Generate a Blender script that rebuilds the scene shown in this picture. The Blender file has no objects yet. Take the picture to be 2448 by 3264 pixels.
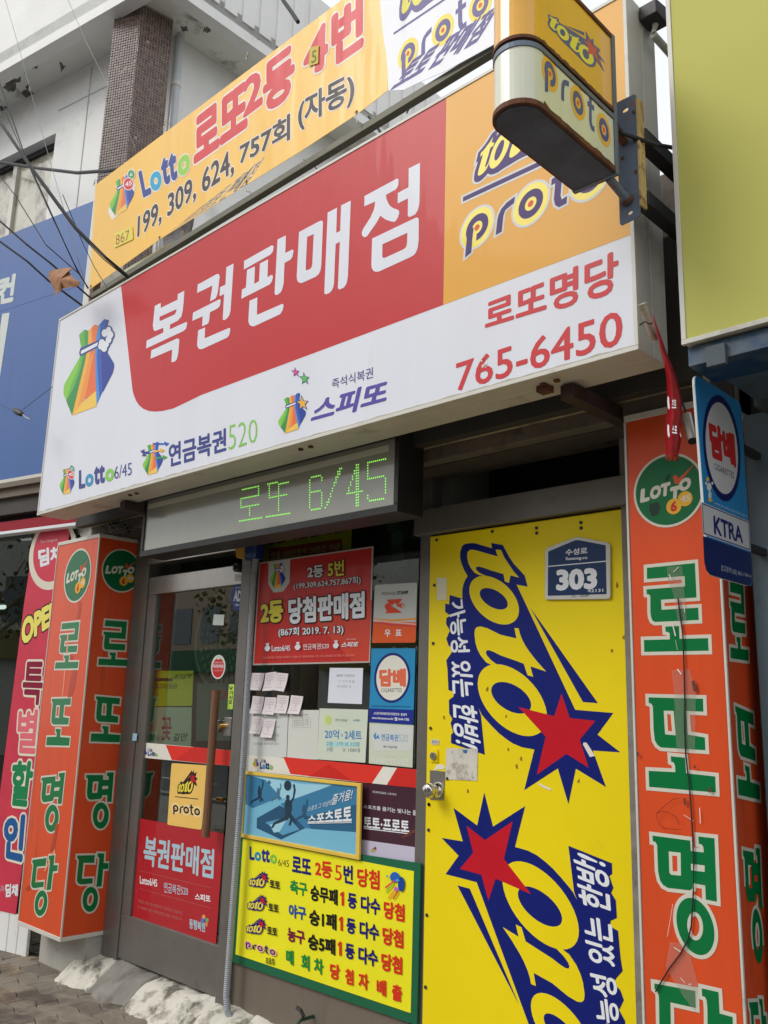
import bpy, bmesh, math, random
from mathutils import Vector, Matrix
from mathutils.geometry import tessellate_polygon
random.seed(7)
R = math.radians
scene = bpy.context.scene
COL = scene.collection

# ------------------------------------------------------------------ camera
# world: X along the shop fronts, Y into the shops, Z up; metres; door sill at z=0, eye 1.37 m above it
F_PX, W_PX, H_PX = 2850.0, 2448.0, 3264.0
YAW, PITCH, ROLL = R(44.1), R(12.4), R(1.61)
EYE = Vector((0, 0, 1.37))
_fwd = Vector((-math.sin(YAW)*math.cos(PITCH), math.cos(YAW)*math.cos(PITCH), math.sin(PITCH)))
_r = Vector((math.cos(YAW), math.sin(YAW), 0)); _u = _r.cross(_fwd)
RIGHT = math.cos(ROLL)*_r + math.sin(ROLL)*_u
UP = -math.sin(ROLL)*_r + math.cos(ROLL)*_u
cam_d = bpy.data.cameras.new('camera'); cam = bpy.data.objects.new('camera', cam_d); COL.objects.link(cam)
m3 = Matrix((RIGHT, UP, -_fwd)).transposed()
cam.matrix_world = Matrix.Translation(EYE) @ m3.to_4x4()
cam_d.sensor_fit = 'VERTICAL'; cam_d.sensor_height = 36; cam_d.lens = F_PX/H_PX*36
cam_d.clip_start = 0.05; cam_d.clip_end = 400
scene.camera = cam

# ------------------------------------------------------------------ sky, sun, exposure (bright overcast)
SUN_EL, SUN_AZ = R(40), R(212)          # azimuth measured so that the sun stands street-side, slightly left
world = bpy.data.worlds.new('World'); scene.world = world; world.use_nodes = True
nt = world.node_tree; nt.nodes.clear()
wo = nt.nodes.new('ShaderNodeOutputWorld'); bg = nt.nodes.new('ShaderNodeBackground')
sky = nt.nodes.new('ShaderNodeTexSky'); sky.sky_type = 'NISHITA'; sky.sun_disc = False
sky.sun_elevation = SUN_EL; sky.sun_rotation = SUN_AZ; sky.dust_density = 4; sky.air_density = 1.2
hs = nt.nodes.new('ShaderNodeHueSaturation'); hs.inputs['Saturation'].default_value = 0.22; hs.inputs['Value'].default_value = 1.0
mixw = nt.nodes.new('ShaderNodeMix'); mixw.data_type = 'RGBA'; mixw.inputs[0].default_value = 0.72
mixw.inputs['B'].default_value = (12.2, 12.5, 13.0, 1)        # cloud layer, same radiance scale as the Nishita sky
nt.links.new(sky.outputs[0], hs.inputs['Color']); nt.links.new(hs.outputs[0], mixw.inputs['A'])
nt.links.new(mixw.outputs['Result'], bg.inputs[0]); nt.links.new(bg.outputs[0], wo.inputs[0])
bg.inputs[1].default_value = 0.112
sun_d = bpy.data.lights.new('sun', 'SUN'); sun_d.energy = 1.5; sun_d.angle = R(24); sun_d.color = (1, .965, .92)
sun = bpy.data.objects.new('sun', sun_d); COL.objects.link(sun)
sd = Vector((-0.50, -0.80, 0)).normalized()*math.cos(SUN_EL) + Vector((0, 0, math.sin(SUN_EL)))
sun.rotation_euler = sd.to_track_quat('Z', 'Y').to_euler()
vs = scene.view_settings; vs.view_transform = 'Standard'; vs.look = 'None'; vs.exposure = -0.12; vs.gamma = 1
try: vs.use_curve_mapping = False
except Exception: pass

# ------------------------------------------------------------------ picture point -> place
def ray(x, y):
    return (RIGHT*(x-W_PX/2) - UP*(y-H_PX/2) + _fwd*F_PX).normalized()
def at(x, y, axis, val):
    d = ray(x, y); return EYE + d*((val-EYE[axis])/d[axis])
def atd(x, y, dist):
    d = ray(x, y); return EYE + d*dist
def proj(P):
    q = Vector(P)-EYE; z = q.dot(_fwd)
    return (W_PX/2+F_PX*q.dot(RIGHT)/z, H_PX/2-F_PX*q.dot(UP)/z) if z > 0 else None
CR = dict(A=(0,0,2.0232), B=(700,0,2.0232), C=(1400,0,1.583), D=(0,800,2.0232), E=(700,1050,2.0232), F=(1300,800,1.4451),
  G=(0,1550,2.0232), H=(700,1700,2.37), I=(0,2370,1.864), J=(650,2350,2.212), K=(1300,1600,2.2114), L=(1300,2400,1.4451),
  M=(1900,1200,1.8431), N=(440,780,3.456), O=(880,480,3.318), P=(1420,400,2.765), Q=(1400,760,2.592), R=(1680,0,4.1475),
  S=(2000,1750,2.95), T=(2000,2500,2.895), U=(40,1680,3.0727), V=(0,1900,2.1077), W=(0,780,2.836), X=(1900,900,3.027),
  Y=(1950,0,2.456), Z=(1150,1200,1.8433), a=(0,1400,3.318), b=(250,700,2.212), s=(0,0,1))
def c(k, pts):
    ox, oy, s = CR[k]
    return [(ox+x/s, oy+y/s) for x, y in pts]

class Surf:
    """a flat face in the place: origin, unit u (to its right), unit v (up), n out of it"""
    def __init__(s, o, u=(1,0,0), v=(0,0,1)):
        s.o = Vector(o); s.u = Vector(u).normalized(); s.v = Vector(v).normalized(); s.n = s.u.cross(s.v)
    def hit(s, x, y):
        d = ray(x, y); t = (s.o-EYE).dot(s.n)/d.dot(s.n); q = EYE+d*t-s.o
        return (q.dot(s.u), q.dot(s.v))
    def px(s, pts): return [s.hit(x, y) for x, y in pts]
    def P(s, uv, lift=0.0): return s.o+s.u*uv[0]+s.v*uv[1]+s.n*lift
def front(y): return Surf((0, y, 0))
def side(x): return Surf((x, 0, 0), (0, 1, 0))

# ------------------------------------------------------------------ materials
def lin(v):
    v /= 255.0
    return v/12.92 if v <= .04045 else ((v+.055)/1.055)**2.4
def C(r, g, b, k=1.0): return tuple(min(.9, lin(x)*k) for x in (r, g, b))
MC = {}
def mat(name, col, rough=.6, metal=0.0, var=.10, vscale=6.0, bump=0.0, bscale=40.0, dirt=None, dscale=3.0, damt=.5, dthr=.55,
        streak=False, coat=0.0, spec=.5, emit=None, emis=0, wrinkle=0.0):
    if name in MC: return MC[name]
    m = bpy.data.materials.new(name); m.use_nodes = True; t = m.node_tree; N, Lk = t.nodes, t.links
    b = N['Principled BSDF']; b.inputs['Roughness'].default_value = rough; b.inputs['Metallic'].default_value = metal
    b.inputs['Specular IOR Level'].default_value = spec
    b.inputs['Coat Weight'].default_value = coat; b.inputs['Coat Roughness'].default_value = .04
    geo = N.new('ShaderNodeNewGeometry'); mp = N.new('ShaderNodeMapping'); Lk.new(geo.outputs['Position'], mp.inputs[0])
    if streak: mp.inputs['Scale'].default_value = (4, 4, .35)
    nz = N.new('ShaderNodeTexNoise'); nz.inputs['Scale'].default_value = vscale; nz.inputs['Detail'].default_value = 6
    nz.inputs['Roughness'].default_value = .6; Lk.new(mp.outputs[0], nz.inputs['Vector'])
    rg = N.new('ShaderNodeMapRange'); rg.inputs[1].default_value = .3; rg.inputs[2].default_value = .7
    rg.inputs[3].default_value = 1-var; rg.inputs[4].default_value = 1+var; Lk.new(nz.outputs[0], rg.inputs[0])
    mul = N.new('ShaderNodeVectorMath'); mul.operation = 'SCALE'; mul.inputs[0].default_value = col; Lk.new(rg.outputs[0], mul.inputs['Scale'])
    out = mul.outputs[0]
    if dirt:
        n2 = N.new('ShaderNodeTexNoise'); n2.inputs['Scale'].default_value = dscale; n2.inputs['Detail'].default_value = 9
        n2.inputs['Roughness'].default_value = .68; Lk.new(mp.outputs[0], n2.inputs['Vector'])
        r2 = N.new('ShaderNodeMapRange'); r2.inputs[1].default_value = dthr; r2.inputs[2].default_value = dthr+.12
        r2.inputs[3].default_value = 0; r2.inputs[4].default_value = damt; Lk.new(n2.outputs[0], r2.inputs[0])
        mx = N.new('ShaderNodeMix'); mx.data_type = 'RGBA'; Lk.new(r2.outputs[0], mx.inputs[0])
        Lk.new(out, mx.inputs['A']); mx.inputs['B'].default_value = (*dirt, 1); out = mx.outputs['Result']
    Lk.new(out, b.inputs['Base Color'])
    nrm = None
    if wrinkle:
        w = N.new('ShaderNodeTexNoise'); w.inputs['Scale'].default_value = 3.0; w.inputs['Detail'].default_value = 2
        mw = N.new('ShaderNodeMapping'); mw.inputs['Scale'].default_value = (2.2, 2.2, .45); mw.inputs['Rotation'].default_value = (0, R(12), 0)
        Lk.new(geo.outputs['Position'], mw.inputs[0]); Lk.new(mw.outputs[0], w.inputs['Vector'])
        bw = N.new('ShaderNodeBump'); bw.inputs['Strength'].default_value = wrinkle; bw.inputs['Distance'].default_value = .06
        Lk.new(w.outputs[0], bw.inputs['Height']); nrm = bw.outputs[0]
    if bump:
        n3 = N.new('ShaderNodeTexNoise'); n3.inputs['Scale'].default_value = bscale; n3.inputs['Detail'].default_value = 5
        Lk.new(geo.outputs['Position'], n3.inputs['Vector'])
        bp = N.new('ShaderNodeBump'); bp.inputs['Strength'].default_value = bump; bp.inputs['Distance'].default_value = .006
        Lk.new(n3.outputs[0], bp.inputs['Height'])
        if nrm: Lk.new(nrm, bp.inputs['Normal'])
        nrm = bp.outputs[0]
    if nrm:
        Lk.new(nrm, b.inputs['Normal'])
        if coat: Lk.new(nrm, b.inputs['Coat Normal'])
    if emit:
        b.inputs['Emission Color'].default_value = (*emit, 1); b.inputs['Emission Strength'].default_value = emis
    MC[name] = m; return m
def ink(r, g, b, rough=.45, coat=0.0, wrinkle=0.0, k=1.05, var=.04):
    return mat('ink_%d_%d_%d_%d_%d_%d' % (r, g, b, rough*100, coat*100, wrinkle*100), C(r, g, b, k), rough, var=var, vscale=2.5, coat=coat, wrinkle=wrinkle, spec=.22)
def glass_mat(name, tint, rough=0.0, refl=1.0):
    if name in MC: return MC[name]
    m = bpy.data.materials.new(name); m.use_nodes = True; t = m.node_tree; N, Lk = t.nodes, t.links; N.clear()
    o = N.new('ShaderNodeOutputMaterial'); tr = N.new('ShaderNodeBsdfTransparent'); tr.inputs[0].default_value = (*tint, 1)
    gl = N.new('ShaderNodeBsdfGlossy'); gl.inputs['Roughness'].default_value = rough; gl.inputs[0].default_value = (.95, 1, .97, 1)
    fr = N.new('ShaderNodeFresnel'); fr.inputs['IOR'].default_value = 1.62
    mu = N.new('ShaderNodeMath'); mu.operation = 'MULTIPLY'; mu.inputs[1].default_value = refl; Lk.new(fr.outputs[0], mu.inputs[0])
    ge = N.new('ShaderNodeNewGeometry'); sb_ = N.new('ShaderNodeMath'); sb_.operation = 'SUBTRACT'; sb_.inputs[0].default_value = 1; Lk.new(ge.outputs['Backfacing'], sb_.inputs[1])
    m2_ = N.new('ShaderNodeMath'); m2_.operation = 'MULTIPLY'; m2_.use_clamp = True; Lk.new(mu.outputs[0], m2_.inputs[0]); Lk.new(sb_.outputs[0], m2_.inputs[1]); mu = m2_
    mx = N.new('ShaderNodeMixShader'); Lk.new(mu.outputs[0], mx.inputs[0]); Lk.new(tr.outputs[0], mx.inputs[1]); Lk.new(gl.outputs[0], mx.inputs[2])
    Lk.new(mx.outputs[0], o.inputs[0]); MC[name] = m; return m

# ------------------------------------------------------------------ object bookkeeping
WP = {}                                     # world position of every object made here
def link(name, verts, faces, mats, mi=None, parent=None, bevel=0, smooth=False, keep=False):
    if not verts: return None
    xs, ys, zs = zip(*[(v[0], v[1], v[2]) for v in verts])
    o3 = Vector(((min(xs)+max(xs))/2, (min(ys)+max(ys))/2, min(zs)))
    me = bpy.data.meshes.new(name); me.from_pydata([Vector(v)-o3 for v in verts], [], faces)
    for m in mats: me.materials.append(m)
    if mi: me.polygons.foreach_set('material_index', mi)
    if smooth: me.polygons.foreach_set('use_smooth', [True]*len(faces))
    me.update()
    ob = bpy.data.objects.new(name, me); COL.objects.link(ob)
    if bevel:
        bv = ob.modifiers.new('bevel', 'BEVEL'); bv.width = bevel; bv.segments = 2; bv.limit_method = 'ANGLE'
    WP[ob] = o3
    if parent: ob.parent = parent
    return ob
def thing(name, label, cat, group=None):
    o = bpy.data.objects.new(name, None); COL.objects.link(o); WP[o] = Vector((0, 0, 0)); o.empty_display_size = .1
    o['label'] = label; o['category'] = cat
    if group: o['group'] = group
    return o
def tag(o, label, cat, group=None, kind=None):
    o['label'] = label; o['category'] = cat
    if group: o['group'] = group
    if kind: o['kind'] = kind
    return o
def struct(o): o['kind'] = 'structure'; return o
def stuff(o): o['kind'] = 'stuff'; return o
def finish():
    for o in list(WP):
        if o.type == 'EMPTY':
            pts = []
            def rec(x):
                if x.type == 'MESH': pts.extend([WP[x]+Vector(q) for q in x.bound_box])
                for ch in x.children: rec(ch)
            rec(o)
            if pts: WP[o] = Vector((sum(p.x for p in pts)/len(pts), sum(p.y for p in pts)/len(pts), min(p.z for p in pts)))
    for o in WP:
        o.location = WP[o]-(WP[o.parent] if o.parent else Vector((0, 0, 0)))

class MB:
    """collects solid shapes in world coordinates; build() links them as one mesh"""
    def __init__(s): s.v = []; s.f = []; s.mi = []; s.mats = []
    def _m(s, m):
        if m not in s.mats: s.mats.append(m)
        return s.mats.index(m)
    def add(s, vs, fs, m):
        k = len(s.v); s.v += [tuple(v) for v in vs]; s.f += [tuple(k+i for i in f) for f in fs]; s.mi += [s._m(m)]*len(fs); return s
    def box(s, x0, x1, y0, y1, z0, z1, m):
        return s.hexa([(x0,y0,z0),(x1,y0,z0),(x1,y1,z0),(x0,y1,z0),(x0,y0,z1),(x1,y0,z1),(x1,y1,z1),(x0,y1,z1)], m)
    def hexa(s, p, m):
        return s.add(p, [(0,3,2,1),(4,5,6,7),(0,1,5,4),(1,2,6,5),(2,3,7,6),(3,0,4,7)], m)
    def sbox(s, sf, u0, u1, v0, v1, n0, n1, m):
        P = lambda u, v, n: sf.P((u, v), n)
        return s.hexa([P(u0,v0,n1),P(u1,v0,n1),P(u1,v0,n0),P(u0,v0,n0),P(u0,v1,n1),P(u1,v1,n1),P(u1,v1,n0),P(u0,v1,n0)], m)
    def prism(s, sf, uv, n0, n1, m, holes=()):
        loops = [list(uv)]+[list(h) for h in holes]
        tri = tessellate_polygon([[Vector((a, b, 0)) for a, b in l] for l in loops]); flat = [p for l in loops for p in l]
        n = len(flat); vs = [sf.P(p, n1) for p in flat]+[sf.P(p, n0) for p in flat]
        fs = []
        for t in tri:
            a, b, d = [flat[i] for i in t]
            if (b[0]-a[0])*(d[1]-a[1])-(b[1]-a[1])*(d[0]-a[0]) < 0: t = (t[0], t[2], t[1])
            fs += [tuple(t), tuple(n+i for i in reversed(t))]
        k = 0
        for l in loops:
            A = sum(l[i][0]*l[(i+1) % len(l)][1]-l[(i+1) % len(l)][0]*l[i][1] for i in range(len(l)))
            for i in range(len(l)):
                a, b = k+i, k+(i+1) % len(l)
                if (A < 0) ^ (l is not loops[0]): a, b = b, a
                fs.append((n+a, n+b, b, a))
            k += len(l)
        return s.add(vs, fs, m)
    def tube(s, path, r, m, seg=8, cap=True):
        path = [Vector(p) for p in path]; rr = r if isinstance(r, (list, tuple)) else [r]*len(path); rings = []
        for i, p in enumerate(path):
            d = (path[min(i+1, len(path)-1)]-path[max(i-1, 0)]).normalized()
            a = d.cross(Vector((0, 0, 1)));
            if a.length < .05: a = d.cross(Vector((1, 0, 0)))
            a.normalize(); b = d.cross(a)
            rings.append([p+a*math.cos(2*math.pi*k/seg)*rr[i]+b*math.sin(2*math.pi*k/seg)*rr[i] for k in range(seg)])
        vs = [v for g in rings for v in g]; fs = []
        for i in range(len(path)-1):
            for k in range(seg):
                fs.append((i*seg+k, (i+1)*seg+k, (i+1)*seg+(k+1) % seg, i*seg+(k+1) % seg))
        if cap: fs += [tuple(range(seg)), tuple(reversed(range((len(path)-1)*seg, len(path)*seg)))]
        return s.add(vs, fs, m)
    def build(s, name, parent=None, bevel=0, smooth=False):
        ob = link(name, s.v, s.f, s.mats, s.mi, parent, bevel, smooth)
        if ob and len(s.f) < 20000:
            bm = bmesh.new(); bm.from_mesh(ob.data); bmesh.ops.recalc_face_normals(bm, faces=bm.faces); bm.to_mesh(ob.data); bm.free()
        return ob

TXT = {}
def txt(body, bold):
    k = (body, round(bold, 4))
    if k not in TXT:
        cu = bpy.data.curves.new('t', 'FONT'); cu.body = body; cu.size = 1; cu.offset = bold; cu.resolution_u = 3
        o = bpy.data.objects.new('t', cu); COL.objects.link(o)
        me = bpy.data.meshes.new_from_object(o); bpy.data.objects.remove(o); bpy.data.curves.remove(cu)
        V = [(v.co.x, v.co.y) for v in me.vertices]; Fs = [tuple(p.vertices) for p in me.polygons]; bpy.data.meshes.remove(me)
        par = list(range(len(V)))
        def fd(i):
            while par[i] != i: par[i] = par[par[i]]; i = par[i]
            return i
        for f in Fs:
            for i in f[1:]: par[fd(i)] = fd(f[0])
        ids = {}; isl = [ids.setdefault(fd(i), len(ids)) for i in range(len(V))]
        TXT[k] = (V, Fs, isl)
    return TXT[k]
def quadmap(q, s, t):
    """projective-ish (bilinear) map of the unit square to quad BL, BR, TR, TL"""
    return tuple((1-s)*(1-t)*q[0][i]+s*(1-t)*q[1][i]+s*t*q[2][i]+(1-s)*t*q[3][i] for i in (0, 1))
def ell(cx, cy, rx, ry, n=36, rot=0.0, a0=0, a1=360):
    out = []
    for i in range(n):
        a = R(a0+(a1-a0)*i/(n if a1-a0 >= 360 else n-1)); x, y = rx*math.cos(a), ry*math.sin(a)
        out.append((cx+x*math.cos(rot)-y*math.sin(rot), cy+x*math.sin(rot)+y*math.cos(rot)))
    return out
def cell(cx, cy, hw, hh, dx, n=40):
    """ellipse (picture y down) from half width, half height and the x offset of its lowest point"""
    s = max(-.95, min(.95, dx/hw)); ph = math.asin(s)
    return [(cx+hw*math.sin(a), cy+hh*math.cos(a-ph)) for a in [2*math.pi*i/n for i in range(n)]]
def inset(poly, d):
    """moves every edge of a closed polygon outwards by d (mitre, limited)"""
    n = len(poly); A = sum(poly[i][0]*poly[(i+1) % n][1]-poly[(i+1) % n][0]*poly[i][1] for i in range(n)); sg = 1 if A > 0 else -1
    out = []
    for i in range(n):
        p0, p1, p2 = Vector(poly[i-1]), Vector(poly[i]), Vector(poly[(i+1) % n])
        e1 = (p1-p0); e2 = (p2-p1)
        if e1.length < 1e-9 or e2.length < 1e-9: out.append(tuple(p1)); continue
        e1.normalize(); e2.normalize(); n1 = Vector((e1.y, -e1.x))*sg; n2 = Vector((e2.y, -e2.x))*sg
        mm = n1+n2; L = max(.35, mm.length_squared/2)
        out.append(tuple(p1+mm*(d/L/1.0)*(1.0 if mm.length_squared/2 >= .35 else .6)))
    return out
def rrect(sf_pts, r):
    """rounds the corners of a quad given in uv"""
    out = []; n = len(sf_pts)
    for i in range(n):
        p0, p1, p2 = Vector(sf_pts[i-1]), Vector(sf_pts[i]), Vector(sf_pts[(i+1) % n])
        a = (p0-p1).normalized()*r; b = (p2-p1).normalized()*r
        for k in range(5):
            t = k/4; q = (1-t)**2*(p1+a)+2*t*(1-t)*p1+t*t*(p1+b); out.append(tuple(q))
    return out

class Art:
    """printed or cut-out shapes lying on a face, each coat a fraction of a millimetre above the last; one mesh"""
    def __init__(s, sf, base=.0004, step=.00009): s.sf = sf; s.l = min(base, .0009) if base < .0035 else base; s.step = step; s.v = []; s.f = []; s.mi = []; s.mats = []
    def _m(s, m):
        if m not in s.mats: s.mats.append(m)
        return s.mats.index(m)
    def tick(s): s.l += s.step; return s.l
    def poly(s, shapes, m):
        """shapes: list of [outer, hole, hole...] in uv"""
        l = s.tick(); mi = s._m(m)
        for j, sh in enumerate(shapes):
            flat = [p for lp in sh for p in lp]
            if len(flat) < 3: continue
            tri = tessellate_polygon([[Vector((a, b, 0)) for a, b in lp] for lp in sh]); k = len(s.v)
            s.v += [tuple(s.sf.P(p, l+.000012*(j % 5))) for p in flat]
            for t in tri:
                a, b, d = [flat[i] for i in t]
                if (b[0]-a[0])*(d[1]-a[1])-(b[1]-a[1])*(d[0]-a[0]) < 0: t = (t[0], t[2], t[1])
                s.f.append(tuple(k+i for i in t)); s.mi.append(mi)
        return s
    def pp(s, crop, shapes, m):
        return s.poly([[s.sf.px(c(crop, lp)) for lp in sh] for sh in shapes], m)
    def outl(s, crop, shapes, m, d):
        """same shapes grown by d metres (holes shrink)"""
        out = []
        for sh in shapes:
            u = [s.sf.px(c(crop, lp)) for lp in sh]; o = [inset(u[0], d)]
            for h in u[1:]:
                w = min(max(p[0] for p in h)-min(p[0] for p in h), max(p[1] for p in h)-min(p[1] for p in h))
                if w > 2.6*d: o.append(inset(h, -d))
            out.append(o)
        return s.poly(out, m)
    def line(s, a, b, w, m):
        a, b = Vector(a), Vector(b); d = (b-a).normalized()*w/2; n = Vector((-d.y, d.x))
        return s.poly([[[tuple(a-n), tuple(b-n), tuple(b+n), tuple(a+n)]]], m)
    def text(s, body, quad, m, bold=.02, outline=None, om=None, shear=0.0, crop=None, o2=None, om2=None):
        """quad BL BR TR TL of the inked box, in uv (or picture points if crop is given)"""
        if crop: quad = s.sf.px(c(crop, quad))
        V0, F0, I0 = txt(body, min(bold, 0.0)); bx = max(bold, 0.0); x0, x1 = min(p[0] for p in V0)-bx, max(p[0] for p in V0)+bx; y0, y1 = min(p[1] for p in V0)-bx, max(p[1] for p in V0)+bx
        for off, mm in ((o2, om2), (outline, om), (0, m)):
            if off is None: continue
            w = bold+off; mi = s._m(mm)
            if w <= .006: jobs = [(0, 0)]; V, Fs, isl = txt(body, w)
            else:
                V, Fs, isl = V0, F0, I0; n_ = 8 if w < .04 else 12
                jobs = [(w*math.cos(2*math.pi*i/n_), w*math.sin(2*math.pi*i/n_)) for i in range(n_)]
                if w > .045: jobs += [(w*.5*math.cos(2*math.pi*i/6), w*.5*math.sin(2*math.pi*i/6)) for i in range(6)]
            l = s.tick()
            for ji, (ox, oy) in enumerate(jobs):
                k = len(s.v)
                for (x, y), g in zip(V, isl):
                    t = (y+oy-y0)/(y1-y0); q = quadmap(quad, (x+ox-x0)/(x1-x0)+shear*(t-.5), t)
                    s.v.append(tuple(s.sf.P(q, l+.000005*ji)))
                s.f += [tuple(k+i for i in f) for f in Fs]; s.mi += [mi]*len(Fs)
        return s
    def build(s, name, parent=None): return link(name, s.v, s.f, s.mats, s.mi, parent)

def affine(src, dst):
    """maps 3 source points to 3 destination points"""
    (x0,y0),(x1,y1),(x2,y2) = src; D = (x1-x0)*(y2-y0)-(x2-x0)*(y1-y0)
    def f(p):
        a = ((p[0]-x0)*(y2-y0)-(x2-x0)*(p[1]-y0))/D; b = ((x1-x0)*(p[1]-y0)-(p[0]-x0)*(y1-y0))/D
        return tuple(dst[0][i]+a*(dst[1][i]-dst[0][i])+b*(dst[2][i]-dst[0][i]) for i in (0, 1))
    return f
def mapall(fn, shapes): return [[[fn(p) for p in lp] for lp in sh] for sh in shapes]

def poster(name, label, cat, sf, quad, m, thick=.002, r=0.0, off=0.003, group=None, crop=None, edge=None):
    """a thin sheet or board; returns thing, uv quad, Art that prints on its face"""
    if crop: quad = sf.px(c(crop, quad))
    t = thing(name, label, cat, group); b = MB()
    b.prism(sf, rrect(quad, r) if r else quad, off, off+thick, edge or m)
    b.build('backing', t)
    a = Art(sf, 0); a.l = off+thick+.00015
    if edge: a.poly([[rrect(quad, r) if r else quad]], m)
    return t, quad, a
# ------------------------------------------------------------------ shared materials
WHITE = mat('sign_white_sheet', C(226,229,237,.98), .38, var=.03, vscale=1.2, coat=.05, wrinkle=.05, spec=.2, dirt=C(190,185,170), dscale=1.6, damt=.25, dthr=.6, streak=True)
RED = mat('sign_red_sheet', C(196,44,48,1.0), .38, var=.05, vscale=1.1, coat=.05, wrinkle=.05, spec=.2)
ORG = mat('sign_orange_sheet', C(230,168,56,1.0), .38, var=.05, vscale=1.1, coat=.05, wrinkle=.05, spec=.2)
CREAM = mat('painted_aluminium', C(222,220,208,.85), .45, var=.06, dirt=C(120,100,70), dscale=5, damt=.5, dthr=.58, bump=.1)
SOFF = mat('soffit_cream_paint', C(196,182,148,.8), .6, var=.1, dirt=C(90,72,48), dscale=4, damt=.7, dthr=.55, bump=.25)
BRZ = mat('bronze_aluminium', C(122,118,112,.92), .38, metal=.35, var=.07, vscale=9, dirt=C(80,72,62), dscale=7, damt=.4, dthr=.6, bump=.08)
BRZD = mat('bronze_aluminium_shaded', C(108,96,86,.9), .4, metal=.35, var=.07, bump=.08)
STEEL = mat('brushed_steel', C(186,182,176,.9), .28, metal=.85, var=.06, vscale=20)
CHROME = mat('chrome', C(205,203,198), .12, metal=1.0, var=.02)
BRASS = mat('brass', C(190,150,70), .25, metal=1.0, var=.1)
DARK = mat('dark_metal', C(48,46,46), .5, metal=.2, var=.2, dirt=C(96,58,34), dscale=7, damt=.6, dthr=.6, bump=.2)
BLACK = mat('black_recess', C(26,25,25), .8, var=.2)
RUSTY = mat('rusted_steel', C(104,62,40), .8, var=.3, vscale=18, dirt=C(52,34,26), dscale=14, damt=.8, dthr=.5, bump=.5)
BLUEST = mat('weathered_blue_steel', C(104,116,132), .55, metal=.25, var=.12, dirt=C(140,84,44), dscale=8, damt=.85, dthr=.57, bump=.3)
CONC = mat('grey_concrete', C(140,136,128,.9), .85, var=.18, vscale=9, bump=.5, bscale=30, dirt=C(80,76,70), dscale=4, damt=.6, dthr=.52)
WALLW = mat('white_painted_wall', C(236,236,232,.98), .7, var=.05, vscale=3, bump=.15, bscale=20, dirt=C(170,166,156), dscale=2.2, damt=.35, dthr=.58)
SOFFW = mat('flaking_white_soffit', C(236,236,226,.98), .75, var=.06, vscale=2, bump=.25, bscale=14, dirt=C(104,100,88), dscale=2.1, damt=.85, dthr=.575)
PILO = mat('orange_plastic_sheet', C(214,79,37,1.02), .34, var=.07, vscale=2.2, coat=.1, spec=.3, streak=True, dirt=C(112,52,36), dscale=2.6, damt=.4, dthr=.6)
GRN = ink(0,112,58,.35,.3); OFFW = ink(205,203,188,.4,.2)
YDOOR = mat('yellow_vinyl_sheet', C(246,212,18,1.08), .4, var=.035, vscale=1.5, coat=.04, spec=.25, dirt=C(196,162,30), dscale=5, damt=.3, dthr=.66)
NAVY = ink(16,30,112,.4,.05); STAR = ink(196,24,40,.4,.05); PURP = ink(66,44,108,.45,.0); YEL = ink(238,220,70,.4,.15)
INKW = ink(228,232,236); INKK = ink(34,32,34); DK = ink(60,56,58)
GLASS = glass_mat('shop_glass', (.68,.76,.71), 0.0, 2.3)
PLAST = mat('white_plastic', C(214,212,204), .4, var=.04)
CABLE = mat('black_cable', C(30,30,34), .55, var=.2)
STR = mat('pale_wire', C(150,150,148), .5, var=.1)
YG = 2.846                                  # plane of the shop's glass and doors
SIGN_Y = 2.2

# ------------------------------------------------------------------ ground
GZ = -0.12
b = MB(); b.box(-60, 60, -40, 60, GZ-.34, GZ-.3, mat('asphalt', C(96,96,97,.85), .9, var=.12, vscale=14, bump=.5, bscale=60)); struct(b.build('road'))
b = MB(); b.box(-60, 60, -3.2, 30, GZ-.3, GZ-.045, CONC); struct(b.build('pavement'))
b = MB(); b.box(-60, 60, -3.38, -3.2, GZ-.3, GZ+.0, mat('granite_kerb', C(150,148,144), .8, var=.2, vscale=30)); k = struct(b.build('kerb', bevel=.01))
b = MB()
for x in range(-40, 40, 5): b.box(x, x+2.6, -7.1, -6.98, GZ-.3, GZ-.296, ink(220,220,215,.7))
struct(b.build('road_marking'))
PAVM = [mat('paver_%s' % n, C(*q), .85, var=.22, vscale=7, bump=.55, bscale=35, dirt=C(66,60,52), dscale=3, damt=.75, dthr=.5)
        for n, q in (('grey', (132,124,110)), ('warm', (140,124,104)), ('dark', (116,108,98)))]
# interlocking wavy paver, 225 x 112 mm
LP_, WP_ = .225, .1125
def wave(x): return .017*math.sin(2*math.pi*x/LP_)*WSG[0]
WSG = [1]
def paver_mesh(mm, kk):
    WSG[0] = kk
    n = 10; top = []; pts = []
    g = .0022
    for i in range(n+1):
        x = g+(LP_-2*g)*i/n; pts.append((x, g+wave(x)))
    for i in range(n+1):
        x = LP_-g-(LP_-2*g)*i/n; pts.append((x, WP_-g+wave(x)))
    N_ = len(pts); cx, cy = LP_/2, WP_/2
    vs = [(x, y, -.04) for x, y in pts]+[(x, y, -.003) for x, y in pts]+[(cx+(x-cx)*.98, cy+(y-cy)*.955, 0) for x, y in pts]
    fs = [tuple(range(2*N_, 3*N_))]
    for i in range(N_):
        j = (i+1) % N_
        fs += [(i, j, N_+j, N_+i), (N_+i, N_+j, 2*N_+j, 2*N_+i)]
    me = bpy.data.meshes.new('paver'); me.from_pydata(vs, [], fs); me.materials.append(mm); me.update(); return me, vs, fs
PM = [paver_mesh(m, 1) for m in PAVM]+[paver_mesh(m, -1) for m in PAVM]
root = thing('pavement_paving', '', 'paving'); del root['category']; del root['label']; root['kind'] = 'structure'; root.name = 'paving'
npv = 0; sv, sf_, smi = [], [], []
cand = []
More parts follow.
